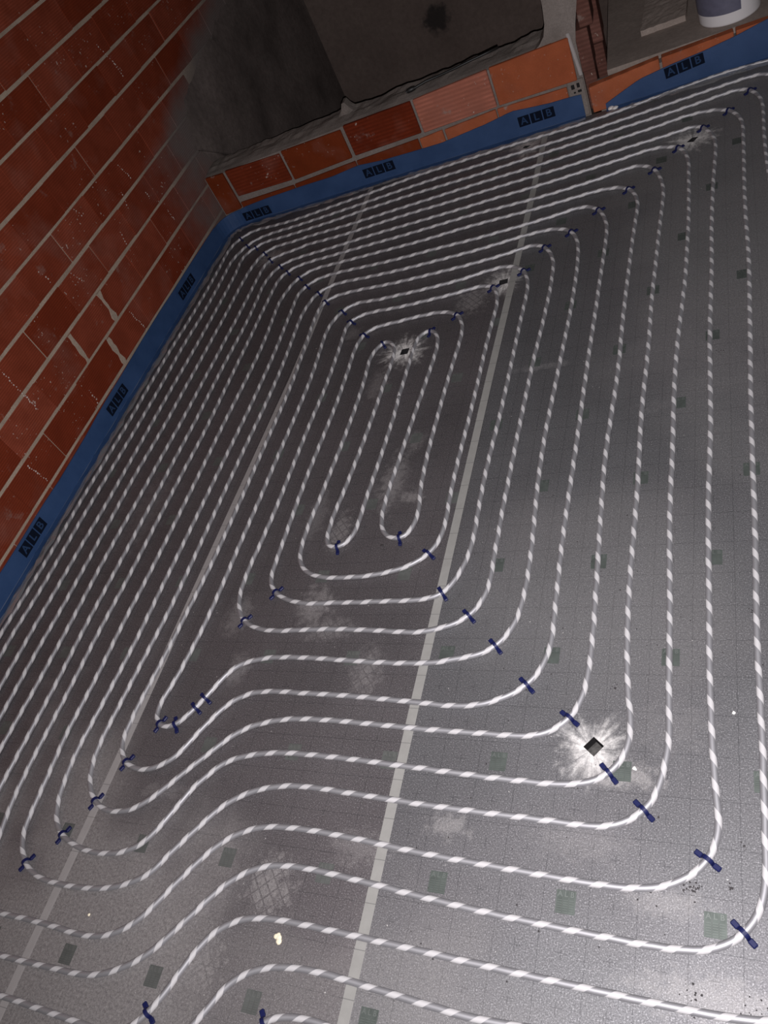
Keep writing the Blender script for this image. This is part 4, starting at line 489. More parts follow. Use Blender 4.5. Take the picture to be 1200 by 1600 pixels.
def strip_material(name):
    n = NT(name)
    a = n.noise(8, 3, 0.6)
    g = n.noise(350, 2, 0.6)
    col = n.mix(n.lin(a, 0.3, 0.7), (0.022, 0.053, 0.135), (0.033, 0.072, 0.172))
    col = n.mix(n.lin(g, 0.5, 0.8, 0, 0.3), col, (0.06, 0.10, 0.20))
    n.bump(a, 0.2, 0.004)
    return n.fin(col, 0.5, 0.35)
M['strip'] = strip_material('blue_foam')
M['weld'] = plain('pale_weld', (0.17, 0.21, 0.30), 0.5)

def film_material():
    n = NT('clear_film')
    tr = n.node('ShaderNodeBsdfTransparent')
    gl = n.node('ShaderNodeBsdfGlossy')
    gl.inputs['Roughness'].default_value = 0.11
    df = n.node('ShaderNodeBsdfDiffuse')
    df.inputs['Color'].default_value = (0.45, 0.45, 0.47, 1)
    m1 = n.node('ShaderNodeMixShader')
    m2 = n.node('ShaderNodeMixShader')
    m1.inputs[0].default_value = 0.36
    m2.inputs[0].default_value = 0.28
    n.t.links.new(tr.outputs[0], m1.inputs[1])
    n.t.links.new(df.outputs[0], m1.inputs[2])
    n.t.links.new(m1.outputs[0], m2.inputs[1])
    n.t.links.new(gl.outputs[0], m2.inputs[2])
    n.t.links.new(m2.outputs[0], n.out.inputs['Surface'])
    return n.m
M['film'] = film_material()

def tape_material(name, a, b):
    n = NT(name)
    X, Y, Z, P = n.pos()
    f = n.m1('FRACT', n.m1('ADD', n.m1('DIVIDE', n.m1('ADD', Y, 0.02), 0.1), 100.5))
    d = n.m1('MULTIPLY', n.m1('ABSOLUTE', n.m1('SUBTRACT', f, 0.5)), 0.1)
    col = n.mix(n.noise(30, 4, 0.6), a, b)
    col = n.mix(n.ss(d, 0.0005, 0.0013, 0.6, 0), col, (0.09, 0.09, 0.09))
    return n.fin(col, 0.55, 0.3)
M['tape'] = tape_material('seam_tape', (0.225, 0.220, 0.208), (0.30, 0.293, 0.28))
M['tape_dim'] = tape_material('seam_tape_worn', (0.255, 0.238, 0.235), (0.325, 0.305, 0.30))
M['green'] = plain('faded_green_ink', (0.098, 0.114, 0.104), 0.6, var=0.45)
M['green_letter'] = plain('faded_letter_ink', (0.150, 0.166, 0.156), 0.6)
M['faint'] = plain('worn_green_ink', (0.118, 0.124, 0.118), 0.6, var=0.35)
M['faint_letter'] = plain('worn_letter_ink', (0.148, 0.152, 0.146), 0.6)
for k in ('green', 'green_letter', 'faint', 'faint_letter'):
    M[k].node_tree.nodes['Principled BSDF'].inputs['Metallic'].default_value = 0.55 if k[0] == 'g' else 0.42

# ------------------------------------------------------------------ structure: floor slab, insulation panels, seam tape
BSL = 0.065                                   # the back wall runs at y = 2.5 + 0.065 x
def yback(x):
    return 2.5 + BSL * x

def prism(name, poly, z0, z1):
    k = len(poly)
    v = [(x, y, z0) for x, y in poly] + [(x, y, z1) for x, y in poly]
    f = [tuple(range(k - 1, -1, -1)), tuple(range(k, 2 * k))] + [(i, (i + 1) % k, (i + 1) % k + k, i + k) for i in range(k)]
    return mk(name, v, f)

XL = -2.743
floor = mesh_obj('floor', prism('floor', [(XL, -2.7), (1.4, -2.7), (1.4, yback(1.4)), (XL, yback(XL))], -0.10, -0.030), M['slab'])
struct(floor, 'concrete floor slab under grey insulation panels')

HOLES = [[(-0.321, -0.77), (-0.295, -0.792), (-0.317, -0.82), (-0.344, -0.797)],
         [(-1.238, 0.86), (-1.204, 0.862), (-1.205, 0.826), (-1.24, 0.825)],
         [(-0.873, 1.207), (-0.836, 1.209), (-0.834, 1.177), (-0.870, 1.172)],
         [(-0.151, 1.944), (-0.127, 1.972), (-0.102, 1.967), (-0.123, 1.934)],
         [(-0.928, 2.301), (-0.917, 2.319), (-0.885, 2.309), (-0.903, 2.292)],
         [(-2.300, 1.852), (-2.287, 1.871), (-2.256, 1.846), (-2.268, 1.831)]]

def cut_holes(me, name, holes):
    if not holes:
        return me
    src = bpy.data.objects.new('tmp_src', me)
    COL.objects.link(src)
    cutters = []
    for h in holes:
        c = bpy.data.objects.new('tmp_cut', prism('tmp', h[::-1], -0.05, 0.02))
        COL.objects.link(c)
        md = src.modifiers.new('b', 'BOOLEAN')
        md.operation = 'DIFFERENCE'
        md.object = c
        md.solver = 'EXACT'
        cutters.append(c)
    dg = bpy.context.evaluated_depsgraph_get()
    out = bpy.data.meshes.new_from_object(src.evaluated_get(dg))
    out.name = name
    for o in [src] + cutters:
        bpy.data.objects.remove(o, do_unlink=True)
    return out

EDGES = [XL + 0.004, -1.776, -0.814, 0.19, 1.36]
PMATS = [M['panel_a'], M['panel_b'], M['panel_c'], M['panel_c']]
panels = []
for i in range(4):
    a, b = EDGES[i], EDGES[i + 1] - 0.0015
    me = prism('insulation_panel', [(a, -2.65), (b, -2.65), (b, yback(b) - 0.014), (a, yback(a) - 0.014)], -0.0295, 0.0)
    me = cut_holes(me, 'insulation_panel', [h for h in HOLES if a < h[0][0] < b])
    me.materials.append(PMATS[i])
    me.materials.append(M['foam'])
    for p in me.polygons:
        if abs(p.normal.z) < 0.5 or p.center.z < -0.02:
            p.material_index = 1
    panels.append(mesh_obj('insulation_panel', me, None, floor))
def tape_strip(name, line, o0, o1, z, mat):
    v = []
    for (x, y) in line:
        for zz in (0.0001, z):
            v += [(x + o0, y, zz), (x + o1, y, zz)]
    f = []
    for i in range(len(line) - 1):
        k = 4 * i
        f += [(k + 2, k + 3, k + 7, k + 6), (k, k + 2, k + 6, k + 4), (k + 3, k + 1, k + 5, k + 7)]
    f += [(0, 1, 3, 2), tuple(len(v) - 4 + q for q in (0, 2, 3, 1))]
    return mesh_obj(name, mk(name, v, f), mat, floor)
TL = [(-1.800, -2.6), (-1.791, -1.45), (-1.778, -1.0), (-1.766, 0.0), (-1.756, 0.8), (-1.776, 1.5), (-1.790, 2.30), (-1.790, yback(-1.79) - 0.02)]
TR = [(-0.806, -2.6), (-0.809, -1.3), (-0.813, -0.9), (-0.815, -0.4), (-0.818, 0.57), (-0.816, 1.2), (-0.816, 1.85), (-0.822, yback(-0.82) - 0.02)]
for line, mat in ((TL, M['tape_dim']), (TR, M['tape'])):
    tape_strip('seam_tape', line, -0.012, 0.012, 0.0009, mat)
    tape_strip('tape_edge', line, 0.012, 0.016, 0.0005, mat)

def text_mesh(s, size):
    cu = bpy.data.curves.new('txt', 'FONT')
    cu.body = s
    cu.size = size
    cu.align_x = 'CENTER'
    cu.align_y = 'CENTER'
    cu.resolution_u = 3
    cu.offset = size * 0.02
    o = bpy.data.objects.new('txt', cu)
    COL.objects.link(o)
    dg = bpy.context.evaluated_depsgraph_get()
    me = bpy.data.meshes.new_from_object(o.evaluated_get(dg))
    bpy.data.objects.remove(o, do_unlink=True)
    bpy.data.curves.remove(cu)
    return me

def add_flat(bm, me, off, mi, z):
    k = len(bm.verts)
    vs = [bm.verts.new((v.co.x + off[0], v.co.y + off[1], z)) for v in me.vertices]
    for p in me.polygons:
        try:
            f = bm.faces.new([vs[i] for i in p.vertices])
            f.material_index = mi
        except ValueError:
            pass

def add_rect(bm, x0, x1, y0, y1, z, mi):
    f = bm.faces.new([bm.verts.new(c) for c in ((x0, y0, z), (x1, y0, z), (x1, y1, z), (x0, y1, z))])
    f.material_index = mi

# printed maker's block on the panels: dark green patch, A L B on top and fine lines of print beneath
bm = bmesh.new()
bm_box(bm, (-0.0215, -0.024, 0.00005), (0.0215, 0.024, 0.00035))
for i, ch in enumerate('ALB'):
    add_flat(bm, text_mesh(ch, 0.0155), (-0.0132 + 0.0132 * i, 0.0155), 1, 0.00045)
for i in range(3):
    cx = -0.0132 + 0.0132 * i
    for dxx in (-0.0068, 0.0068):
        add_rect(bm, cx + dxx - 0.0003, cx + dxx + 0.0003, -0.023, 0.023, 0.00042, 1)
for j in range(6):
    add_rect(bm, -0.018, 0.018, -0.021 + j * 0.0048, -0.0202 + j * 0.0048, 0.00042, 1)
print_me = bpy.data.meshes.new('printed_block')
bm.to_mesh(print_me)
bm.free()
print_faint = print_me.copy()
for m in (M['green'], M['green_letter']):
    print_me.materials.append(m)
for m in (M['faint'], M['faint_letter']):
    print_faint.materials.append(m)
for i, (a, b, yo) in enumerate(((EDGES[0], -1.776, -0.02), (-1.776, -0.814, -0.02), (-0.814, 0.17, 0.0))):
    k = -4
    while True:
        y = -1.15 + 0.3 * k + yo
        if y > 2.3:
            break
        if y > -1.75:
            xs = (-0.05 + 0.1 * k) % 0.3
            x = xs - 3.0
            while x < 0.3:
                if a + 0.04 < x < b - 0.035 and not any(abs(h[0][0] - x) < 0.06 and abs(h[0][1] - y) < 0.06 for h in HOLES):
                    o = mesh_obj('printed_block', print_me if i == 2 else print_faint, None, panels[i])
                    o.location = (x, y, 0)
                x += 0.3
        k += 1

# ------------------------------------------------------------------ structure: the long brick wall on the left
wall_left = mesh_obj('wall_left', box_mesh('wall_left', (XL - 0.16, -2.7, -1.1), (XL - 0.0035, 4.55, 2.75)), M['mortar'])
struct(wall_left, 'long red hollow-brick wall on the left with wide pale mortar beds')
random.seed(4)
BH, BL, PZ, PY = 0.149, 0.3122, 0.165, 0.3125
brick_variants = []
for v in range(4):
    bm = bmesh.new()
    bm_box(bm, (-0.02, -BL / 2, -BH / 2), (0.0, BL / 2, BH / 2), 0.0022)
    for vt in bm.verts:
        if vt.co.x > -0.005:
            vt.co.z += 0.0022 * mnoise.noise(Vector((vt.co.y * 9 + v * 7, vt.co.z * 9, v)))
            vt.co.y += 0.0010 * mnoise.noise(Vector((vt.co.y * 9 + v * 7, vt.co.z * 9, v + 5)))
    me = bm_mesh('brick', bm)
    me.materials.append(M['brick'])
    brick_variants.append(me)
nb = 0
for k in range(-1, 12):
    zc = 0.11 + PZ * k + PZ / 2
    off = (0.045, 0.187)[k % 2] if k != 2 else 0.02
    if k == 4:
        off = 0.03
    for j in range(-5, 13):
        yc = off + PY * j + PY / 2
        if yc < -1.45 or yc > 3.9 or (yc > 2.75 and k <= 3) or (k > 8 and (yc < 0.5)):
            continue
        o = mesh_obj('brick', brick_variants[random.randrange(4)], None, wall_left)
        o.location = (XL + random.uniform(-0.0010, 0.0012), yc + random.uniform(-0.003, 0.003), zc + random.uniform(-0.002, 0.002))
        o.rotation_euler = (random.uniform(-0.006, 0.006), 0, random.uniform(-0.004, 0.004))
        nb += 1
# raw mortar squeezed into some upright joints
for (y, z) in ((1.123, 0.36), (0.815, 0.355), (0.985, 0.19)):
    bm = bmesh.new()
    pts = []
    for i in range(9):
        t = i / 8.0
        zz = (t - 0.5) * 0.15
        wd = 0.012 + 0.012 * mnoise.noise(Vector((y * 5, t * 4, 0)))
        sh = 0.012 * (t - 0.5) + 0.004 * mnoise.noise(Vector((y * 3, t * 5, 4)))
        pts.append((zz, sh - wd, sh + wd))
    top = [bm.verts.new((0.004, a, zz)) for zz, a, b in pts] + [bm.verts.new((0.004, b, zz)) for zz, a, b in reversed(pts)]
    bot = [bm.verts.new((-0.004, v.co.y * 1.2, v.co.z)) for v in top]
    bm.faces.new(top)
    for i in range(len(top)):
        bm.faces.new((top[i], bot[i], bot[(i + 1) % len(top)], top[(i + 1) % len(top)]))
    o = mesh_obj('mortar_smear', bm_mesh('mortar_smear', bm), M['mortar'], wall_left)
    o.location = (XL, y, z)
# dried mortar drips: rows of pale dots down the ridges
bm = bmesh.new()
rd = random.Random(31)
for (ya, za, yb2, zb, cnt) in ((0.423, 0.581, 0.416, 0.399, 16), (0.424, 0.429, 0.417, 0.351, 9), (0.183, 0.246, 0.2, 0.133, 11), (1.217, 0.247, 1.24, 0.121, 12),
                               (1.067, 0.587, 1.1, 0.519, 6), (0.924, 0.702, 0.941, 0.638, 5), (1.775, 0.727, 1.802, 0.644, 9), (1.839, 0.537, 1.836, 0.502, 4),
                               (1.909, 0.387, 1.91, 0.327, 7), (1.325, 0.769, 1.352, 0.714, 5), (1.68, 0.635, 1.651, 0.562, 6), (2.143, 1.16, 2.211, 1.002, 12),
                               (2.185, 1.063, 2.198, 0.982, 8), (0.70, 0.20, 0.69, 0.13, 6), (1.50, 0.52, 1.49, 0.46, 5)):
    for i in range(cnt):
        t = (i + rd.uniform(-0.2, 0.2)) / max(1, cnt - 1)
        y, z = ya + (yb2 - ya) * t + rd.uniform(-0.004, 0.004), za + (zb - za) * t
        s0 = rd.uniform(0.0016, 0.0042)
        r = bmesh.ops.create_icosphere(bm, subdivisions=1, radius=s0)
        for vt in r['verts']:
            vt.co = Vector((vt.co.x * 0.4 + 0.0015, vt.co.y * rd.uniform(0.8, 1.3) + y, vt.co.z * 1.1 + z))
o = mesh_obj('mortar_drips', bm_mesh('mortar_drips', bm), M['drip'], wall_left)
o.location = (XL, 0, 0)
o['kind'] = 'stuff'
# cement coat over the far end of the same wall
bm = bmesh.new()
edge = []
ctrl = [(2.60, -1.0), (2.58, 0.0), (2.50, 0.3), (2.40, 0.5), (2.55, 0.66), (2.9, 0.75), (3.2, 0.79), (3.5, 0.86), (3.9, 0.95), (4.5, 1.05)]
N = 60
for i in range(N + 1):
    t = i / N * (len(ctrl) - 1)
    j = min(int(t), len(ctrl) - 2)
    f = t - j
    y = ctrl[j][0] * (1 - f) + ctrl[j + 1][0] * f
    z = ctrl[j][1] * (1 - f) + ctrl[j + 1][1] * f
    edge.append((y + 0.05 * mnoise.noise(Vector((i * 0.5, 1, 0))), z + 0.04 * mnoise.noise(Vector((i * 0.6, 7, 0)))))
rows = []
for (y, z) in edge:
    r = [bm.verts.new((0.0, y, z))]
    for s in (0.03, 0.15, 0.4, 0.7, 1.0):
        yy, zz = y + (4.5 - y) * s, z + (-1.0 - z) * s
        r.append(bm.verts.new((0.006 + 0.006 * mnoise.noise(Vector((yy * 3, zz * 3, 2))), yy, zz)))
    rows.append(r)
for a, b in zip(rows, rows[1:]):
    for i in range(5):
        try:
            bm.faces.new((a[i], a[i + 1], b[i + 1], b[i]))
        except ValueError:
            pass
bmesh.ops.remove_doubles(bm, verts=bm.verts, dist=0.0005)
o = mesh_obj('cement_coat', bm_mesh('cement_coat', bm, True), M['render'], wall_left)
o.location = (XL, 0, 0)

# ------------------------------------------------------------------ structure: low brick wall at the back, pier, doorway
A = math.atan(BSL)
def ztop(x):
    return 0.318 + (x + 2.72) * 0.0245

wall_back = None
bm = bmesh.new()
NX = 130
x0, x1 = -2.738, -0.60
grid = []
for i in range(NX + 1):
    x = x0 + (x1 - x0) * i / NX
    yb = 0.190 + 0.022 * mnoise.noise(Vector((x * 5, 0, 3))) + 0.012 * mnoise.noise(Vector((x * 19, 0, 5)))
    col = [(x, 0.006, -0.06), (x, 0.006, ztop(x) - 0.004)]
    for j in range(1, 7):
        t = j / 6.0
        h = 0.010 + 0.012 * mnoise.noise(Vector((x * 7, t * 2, 1))) + 0.006 * mnoise.noise(Vector((x * 23, t * 5, 8)))
        h += 0.060 * math.exp(-(((x + 1.825) / 0.026) ** 2)) * (1 if t > 0.6 else 0.3 * t)
        col.append((x, 0.006 + (yb - 0.006) * t, ztop(x) + h * min(1, 2 * t)))
    col.append((x, yb + 0.004, -1.0))
    grid.append([bm.verts.new(c) for c in col])
for a, b in zip(grid, grid[1:]):
    for i in range(len(a) - 1):
        bm.faces.new((a[i], b[i], b[i + 1], a[i + 1]))
bm.faces.new(grid[0])
bm.faces.new(grid[-1][::-1])
wall_back = mesh_obj('wall_back', bm_mesh('wall_back', bm, False), M['mortar_grey'])
wall_back.location = (0, 2.5, 0)
wall_back.rotation_euler = (0, 0, A)
struct(wall_back, 'knee-high orange brick wall at the back with a rough mortar top')

def back_brick(x0, x1, zb0, zb1, zt0, zt1, mat, front=-0.006, depth=0.02, parent=None):
    cx, cz = (x0 + x1) / 2, (zb0 + zb1 + zt0 + zt1) / 4
    bm = bmesh.new()
    q = [(x0 - cx, zb0 - cz), (x1 - cx, zb1 - cz), (x1 - cx, zt1 - cz), (x0 - cx, zt0 - cz)]
    fr = [bm.verts.new((x, front, z)) for x, z in q]
    bk = [bm.verts.new((x, front + depth, z)) for x, z in q]
    bm.faces.new(fr)
    bm.faces.new(bk[::-1])
    for i in range(4):
        bm.faces.new((fr[i], bk[i], bk[(i + 1) % 4], fr[(i + 1) % 4]))
    bmesh.ops.recalc_face_normals(bm, faces=bm.faces)
    bmesh.ops.bevel(bm, geom=list(bm.edges), offset=0.003, segments=1, affect='EDGES')
    o = mesh_obj('brick', bm_mesh('brick', bm), mat, parent or wall_back)
    o.location = (cx, 0, cz)
    return o

SR, RR = M['brick_orange'], M['brick_ridged']
DP, BU = M['brick_deep_dim'], M['brick_burnt_dim']
for r in ((-2.722, -2.606, 0.090, 0.100, 0.324, 0.320, BU, -0.016), (-2.590, -2.232, 0.166, 0.158, 0.323, 0.315, DP, -0.006),
          (-2.216, -1.846, 0.154, 0.168, 0.324, 0.326, BU, -0.006), (-1.824, -1.437, 0.173, 0.176, 0.340, 0.345, DP, -0.006),
          (-1.422, -1.027, 0.173, 0.181, 0.346, 0.364, RR, -0.009), (-1.014, -0.630, 0.182, 0.178, 0.367, 0.376, SR, -0.009)):
    back_brick(*r)
for r in ((-2.60, -2.240, 0.0, 0.0, 0.128, 0.127, BU), (-2.232, -1.84, 0.0, 0.0, 0.129, 0.145, BU), (-1.833, -1.468, 0.0, 0.0, 0.144, 0.152, BU),
          (-1.460, -1.330, 0.0, 0.0, 0.148, 0.156, SR), (-1.318, -1.04, 0.0, 0.0, 0.153, 0.168, SR), (-1.032, -0.685, 0.0, 0.0, 0.167, 0.160, SR)):
    back_brick(*r)
# broken hollow brick end; solid dark boxes paint the shade in its cells
hb = back_brick(-0.682, -0.604, 0.0, 0.0, 0.180, 0.180, M['mortar_grey'], front=-0.004)
for (hx, hz, ww, hh) in ((-0.014, 0.062, 0.008, 0.011), (0.012, 0.064, 0.007, 0.011), (0.014, 0.036, 0.009, 0.006), (-0.010, 0.034, 0.005, 0.004)):
    bm = bmesh.new()
    bm_box(bm, (hx - ww, -0.0052, hz - hh), (hx + ww, -0.003, hz + hh), 0.0015)
    mesh_obj('cell_shade', bm_mesh('cell_shade', bm), M['hole'], hb)

def prism_xz(name, poly, y0, y1):
    k = len(poly)
    v = [(x, y0, z) for x, z in poly] + [(x, y1, z) for x, z in poly]
    f = [tuple(range(k)), tuple(range(2 * k - 1, k - 1, -1))] + [(i, i + k, (i + 1) % k + k, (i + 1) % k) for i in range(k)]
    return mk(name, v, f)

wall_pier = mesh_obj('wall_pier', prism_xz('wall_pier', [(-0.708, 0.345), (-0.600, 0.345), (-0.585, 0.42), (-0.556, 0.52), (-0.552, 2.7), (-0.708, 2.7)], 0.004, 0.175), M['mortar_grey'])
wall_pier.location = (0, 2.5, 0)
wall_pier.rotation_euler = (0, 0, A)
struct(wall_pier, 'narrow pier of grey mortar and brown bricks between low wall and doorway')
# mortar fillet that rounds the inner corner of the opening
bm = bmesh.new()
prof = [(-0.83, 0.345), (-0.80, 0.362), (-0.765, 0.378), (-0.735, 0.41), (-0.718, 0.46), (-0.709, 0.54), (-0.702, 0.70), (-0.70, 0.345)]
fr = [bm.verts.new((x, 0.012, z)) for x, z in prof]
bk = [bm.verts.new((x, 0.15, z)) for x, z in prof]
bm.faces.new(fr)
bm.faces.new(bk[::-1])
for i in range(len(prof)):
    j = (i + 1) % len(prof)
    bm.faces.new((fr[i], bk[i], bk[j], fr[j]))
mesh_obj('mortar_fillet', bm_mesh('mortar_fillet', bm), M['mortar_grey'], wall_pier)
bm = bmesh.new()
bm_box(bm, (-0.628, -0.003, 0.19), (-0.610, 0.05, 0.392), 0.004)
for v in bm.verts:
    v.co.x += (0.29 - v.co.z) * 0.10
mesh_obj('plaster_edge', bm_mesh('plaster_edge', bm), plain('pale_plaster', (0.36, 0.33, 0.32), 0.85, var=0.15), wall_pier)
for k in range(13):
    z0 = 0.0 + 0.195 * k
    bm = bmesh.new()
    sx = (0.0, 0.004, 0.034)[min(k, 2)] if k < 3 else 0.046
    bm_box(bm, (-0.606 + sx, 0.046 + (0.004 if k % 2 else 0) if k == 0 else 0.010 + (0.004 if k % 2 else 0), z0), (-0.545 + sx, 0.160, z0 + 0.188), 0.003)
    o = mesh_obj('brick', bm_mesh('brick', bm), M['brick_jamb'], wall_pier)
    bm = bmesh.new()
    bm_box(bm, (-0.62, 0.170, z0 + 0.05), (-0.500 + (0.005 if k % 2 else 0), 0.340, z0 + 0.238), 0.003)
    o = mesh_obj('brick', bm_mesh('brick', bm), M['brick_jamb'], wall_pier)

trim = mesh_obj('trim_1', box_mesh('trim_1', (-0.552, 0.010, -0.06), (1.35, 0.06, 0.126)), M['mortar_grey'])
trim.location = (0, 2.5, 0)
trim.rotation_euler = (0, 0, A)
struct(trim, 'low orange brick step across the doorway')
for r in ((-0.588, -0.262, 0.0, 0.0, 0.124, 0.150, SR), (-0.250, 0.058, 0.0, 0.0, 0.150, 0.160, SR), (0.068, 0.38, 0.0, 0.0, 0.160, 0.163, SR),
          (0.39, 0.70, 0.0, 0.0, 0.163, 0.163, SR), (0.71, 1.02, 0.0, 0.0, 0.163, 0.163, SR)):
    back_brick(*r, front=-0.004, depth=0.045, parent=trim)

pf = mesh_obj('floor_passage', box_mesh('floor_passage', (-0.496, 0.062, -0.4), (1.9, 2.1, 0.150)), M['concrete'])
pf.location = (0, 2.5, 0)
pf.rotation_euler = (0, 0, A)
struct(pf, 'bare brown-grey concrete floor beyond the doorway')
wf = mesh_obj('wall_far', box_mesh('wall_far', (XL - 0.1, 4.5, -1.1), (2.6, 4.62, 2.75)), M['render_far'])
struct(wf, 'dark cement-rendered wall far behind the low wall')

# ------------------------------------------------------------------ blue edge strip along the walls, with its film
def lerp_table(tab, t):
    if t <= tab[0][0]:
        return tab[0][1]
    for (a, va), (b, vb) in zip(tab, tab[1:]):
        if t <= b:
            return va + (vb - va) * (t - a) / (b - a)
    return tab[-1][1]

def edge_strip(path, tops, bots, name, label):
    """path: list of (x, y) of the strip's room face"""
    root = empty(name, (path[0][0], path[0][1], 0))
    tag(root, label, 'edge strip', 'blue edge strips')
    ox, oy = path[0]
    nrm = []
    for i in range(len(path)):
        a, b = path[max(0, i - 1)], path[min(len(path) - 1, i + 1)]
        dx, dy = b[0] - a[0], b[1] - a[1]
        l = math.hypot(dx, dy)
        nrm.append((dy / l, -dx / l))
    v, f = [], []
    for i, (p, q) in enumerate(zip(path, nrm)):
        wob = 0.002 * mnoise.noise(Vector((p[0] * 3, p[1] * 3, 1)))
        lean = 0.003 + 0.002 * mnoise.noise(Vector((p[0] * 4, p[1] * 4, 6)))
        px, py = p[0] - ox + q[0] * wob, p[1] - oy + q[1] * wob
        v += [(px, py, bots[i]), (px - q[0] * lean, py - q[1] * lean, tops[i]),
              (px - q[0] * (lean + 0.0055), py - q[1] * (lean + 0.0055), tops[i]), (px - q[0] * 0.0065, py - q[1] * 0.0065, bots[i])]
    for i in range(len(path) - 1):
        k = 4 * i
        for j in range(4):
            f.append((k + j, k + 4 + j, k + 4 + (j + 1) % 4, k + (j + 1) % 4))
    f += [(3, 2, 1, 0), tuple(len(v) - 4 + j for j in range(4))]
    mesh_obj('foam_band', mk('foam_band', v, f), M['strip'], root)

    def skirt(nm, d0, d1, zf, rows, mat, seed, amp):
        v, f = [], []
        for i, (p, q) in enumerate(zip(path, nrm)):
            for j in range(rows + 1):
                t = j / rows
                dd = d0 + (d1 - d0) * t + (0.008 * mnoise.noise(Vector((p[0] * 7, p[1] * 7, seed))) if j == rows else 0)
                z = zf(t, i) + amp * (0.5 + mnoise.noise(Vector((p[0] * 30, p[1] * 30, t * 3.5 + seed))))
                v.append((p[0] - ox + q[0] * dd, p[1] - oy + q[1] * dd, max(0.0012, z)))
        for i in range(len(path) - 1):
            for j in range(rows):
                k = i * (rows + 1) + j
                f.append((k, k + rows + 1, k + rows + 2, k + 1))
        return mesh_obj(nm, mk(nm, v, f, True), mat, root)
    skirt('blue_film', 0.0005, 0.036, lambda t, i: bots[i] + 0.004 * (1 - t) ** 2 + 0.002, 4, M['strip'], 2, 0.0015)
    skirt('clear_film', 0.034, 0.068, lambda t, i: 0.003 + 0.004 * math.sin(t * 3.1), 9, M['film'], 9, 0.011)
    skirt('weld_line', 0.0030, 0.0048, lambda t, i: bots[i] + 0.0085, 1, M['weld'], 2, 0.0)
    return root

random.seed(9)
left_tab = [(-2.6, 0.095), (-0.257, 0.094), (0.0, 0.092), (0.234, 0.086), (0.6, 0.098), (1.0, 0.105), (1.447, 0.110), (2.14, 0.102), (2.4, 0.095)]
back_tab = [(-2.76, 0.090), (-2.63, 0.098), (-2.408, 0.108), (-2.193, 0.110), (-1.99, 0.108), (-1.824, 0.121), (-1.679, 0.106), (-1.494, 0.101), (-1.352, 0.096),
            (-1.241, 0.106), (-1.101, 0.117), (-0.961, 0.138), (-0.774, 0.116), (-0.634, 0.110), (-0.596, 0.103)]
path, tops = [], []
y = -2.6
while y < 2.16:
    path.append((XL + 0.012, y))
    tops.append(lerp_table(left_tab, y) + 0.004 * mnoise.noise(Vector((y * 3, 0, 0))))
    y += 0.035
cxx, cyy, rr = XL + 0.012 + 0.12, yback(XL) - 0.014 - 0.12, 0.12
for i in range(9):
    a = math.pi - (math.pi / 2 + A) * (i / 8.0) * 0.97
    path.append((cxx + rr * math.cos(a), cyy + rr * math.sin(a)))
    tops.append(0.096)
x = path[-1][0] + 0.035
while x < -0.595:
    path.append((x, yback(x) - 0.014))
    tops.append(lerp_table(back_tab, x) + 0.002 * mnoise.noise(Vector((x * 5, 3, 0))))
    x += 0.03
strip_a = edge_strip(path, tops, [0.001] * len(path), 'edge_strip', 'long blue foam edge strip round the left and back walls')
door_top = [(-0.523, 0.030), (-0.44, 0.062), (-0.355, 0.093), (-0.209, 0.113), (-0.07, 0.124), (0.064, 0.143), (0.194, 0.170), (0.5, 0.178), (1.1, 0.178)]
door_bot = [(-0.523, 0.003), (1.1, 0.003)]
path, tops, bots = [], [], []
x = -0.523
while x < 1.1:
    path.append((x, yback(x) - 0.018))
    tops.append(lerp_table(door_top, x))
    bots.append(lerp_table(door_bot, x))
    x += 0.03
strip_b = edge_strip(path, tops, bots, 'edge_strip', 'short sagging blue foam edge strip across the doorway step')

# the A L B print on the strips: three dark squares with letters
bm = bmesh.new()
for i, ch in enumerate('ALB'):
    cx = (i - 1) * 0.0625
    add_rect(bm, cx - 0.0285, cx + 0.0285, -0.0255, 0.0255, 0.0, 0)
    add_flat(bm, text_mesh(ch, 0.050), (cx, 0.0), 1, 0.0004)
logo_me = bpy.data.meshes.new('printed_letters')
bm.to_mesh(logo_me)
bm.free()
for m in (M['print_dark'], M['print_letter']):
    logo_me.materials.append(m)
def put_logo(root, x, y, z, dirang, roll=0.0, s=1.0):
    o = mesh_obj('printed_letters', logo_me, None, root)
    o.location = (x - root.location.x, y - root.location.y, z)
    o.rotation_euler = (math.pi / 2, -roll, dirang)
    o.scale = (s, s, s)
    o['label'] = 'dark printed squares with the letters A L B'
for yy in (-0.915, -0.055, 0.78, 1.67):
    put_logo(strip_a, XL + 0.0145, yy, 0.056, math.pi / 2)
for xx, zz in ((-2.520, 0.047), (-1.722, 0.069), (-0.852, 0.076)):
    put_logo(strip_a, xx, yback(xx) - (0.0225 if xx < -2.4 else 0.0175), zz, A)
put_logo(strip_b, -0.157, yback(-0.157) - 0.0205, 0.090, A, 0.10, 0.95)
strip_b.children[-1].scale = (0.95, 0.62, 0.95)

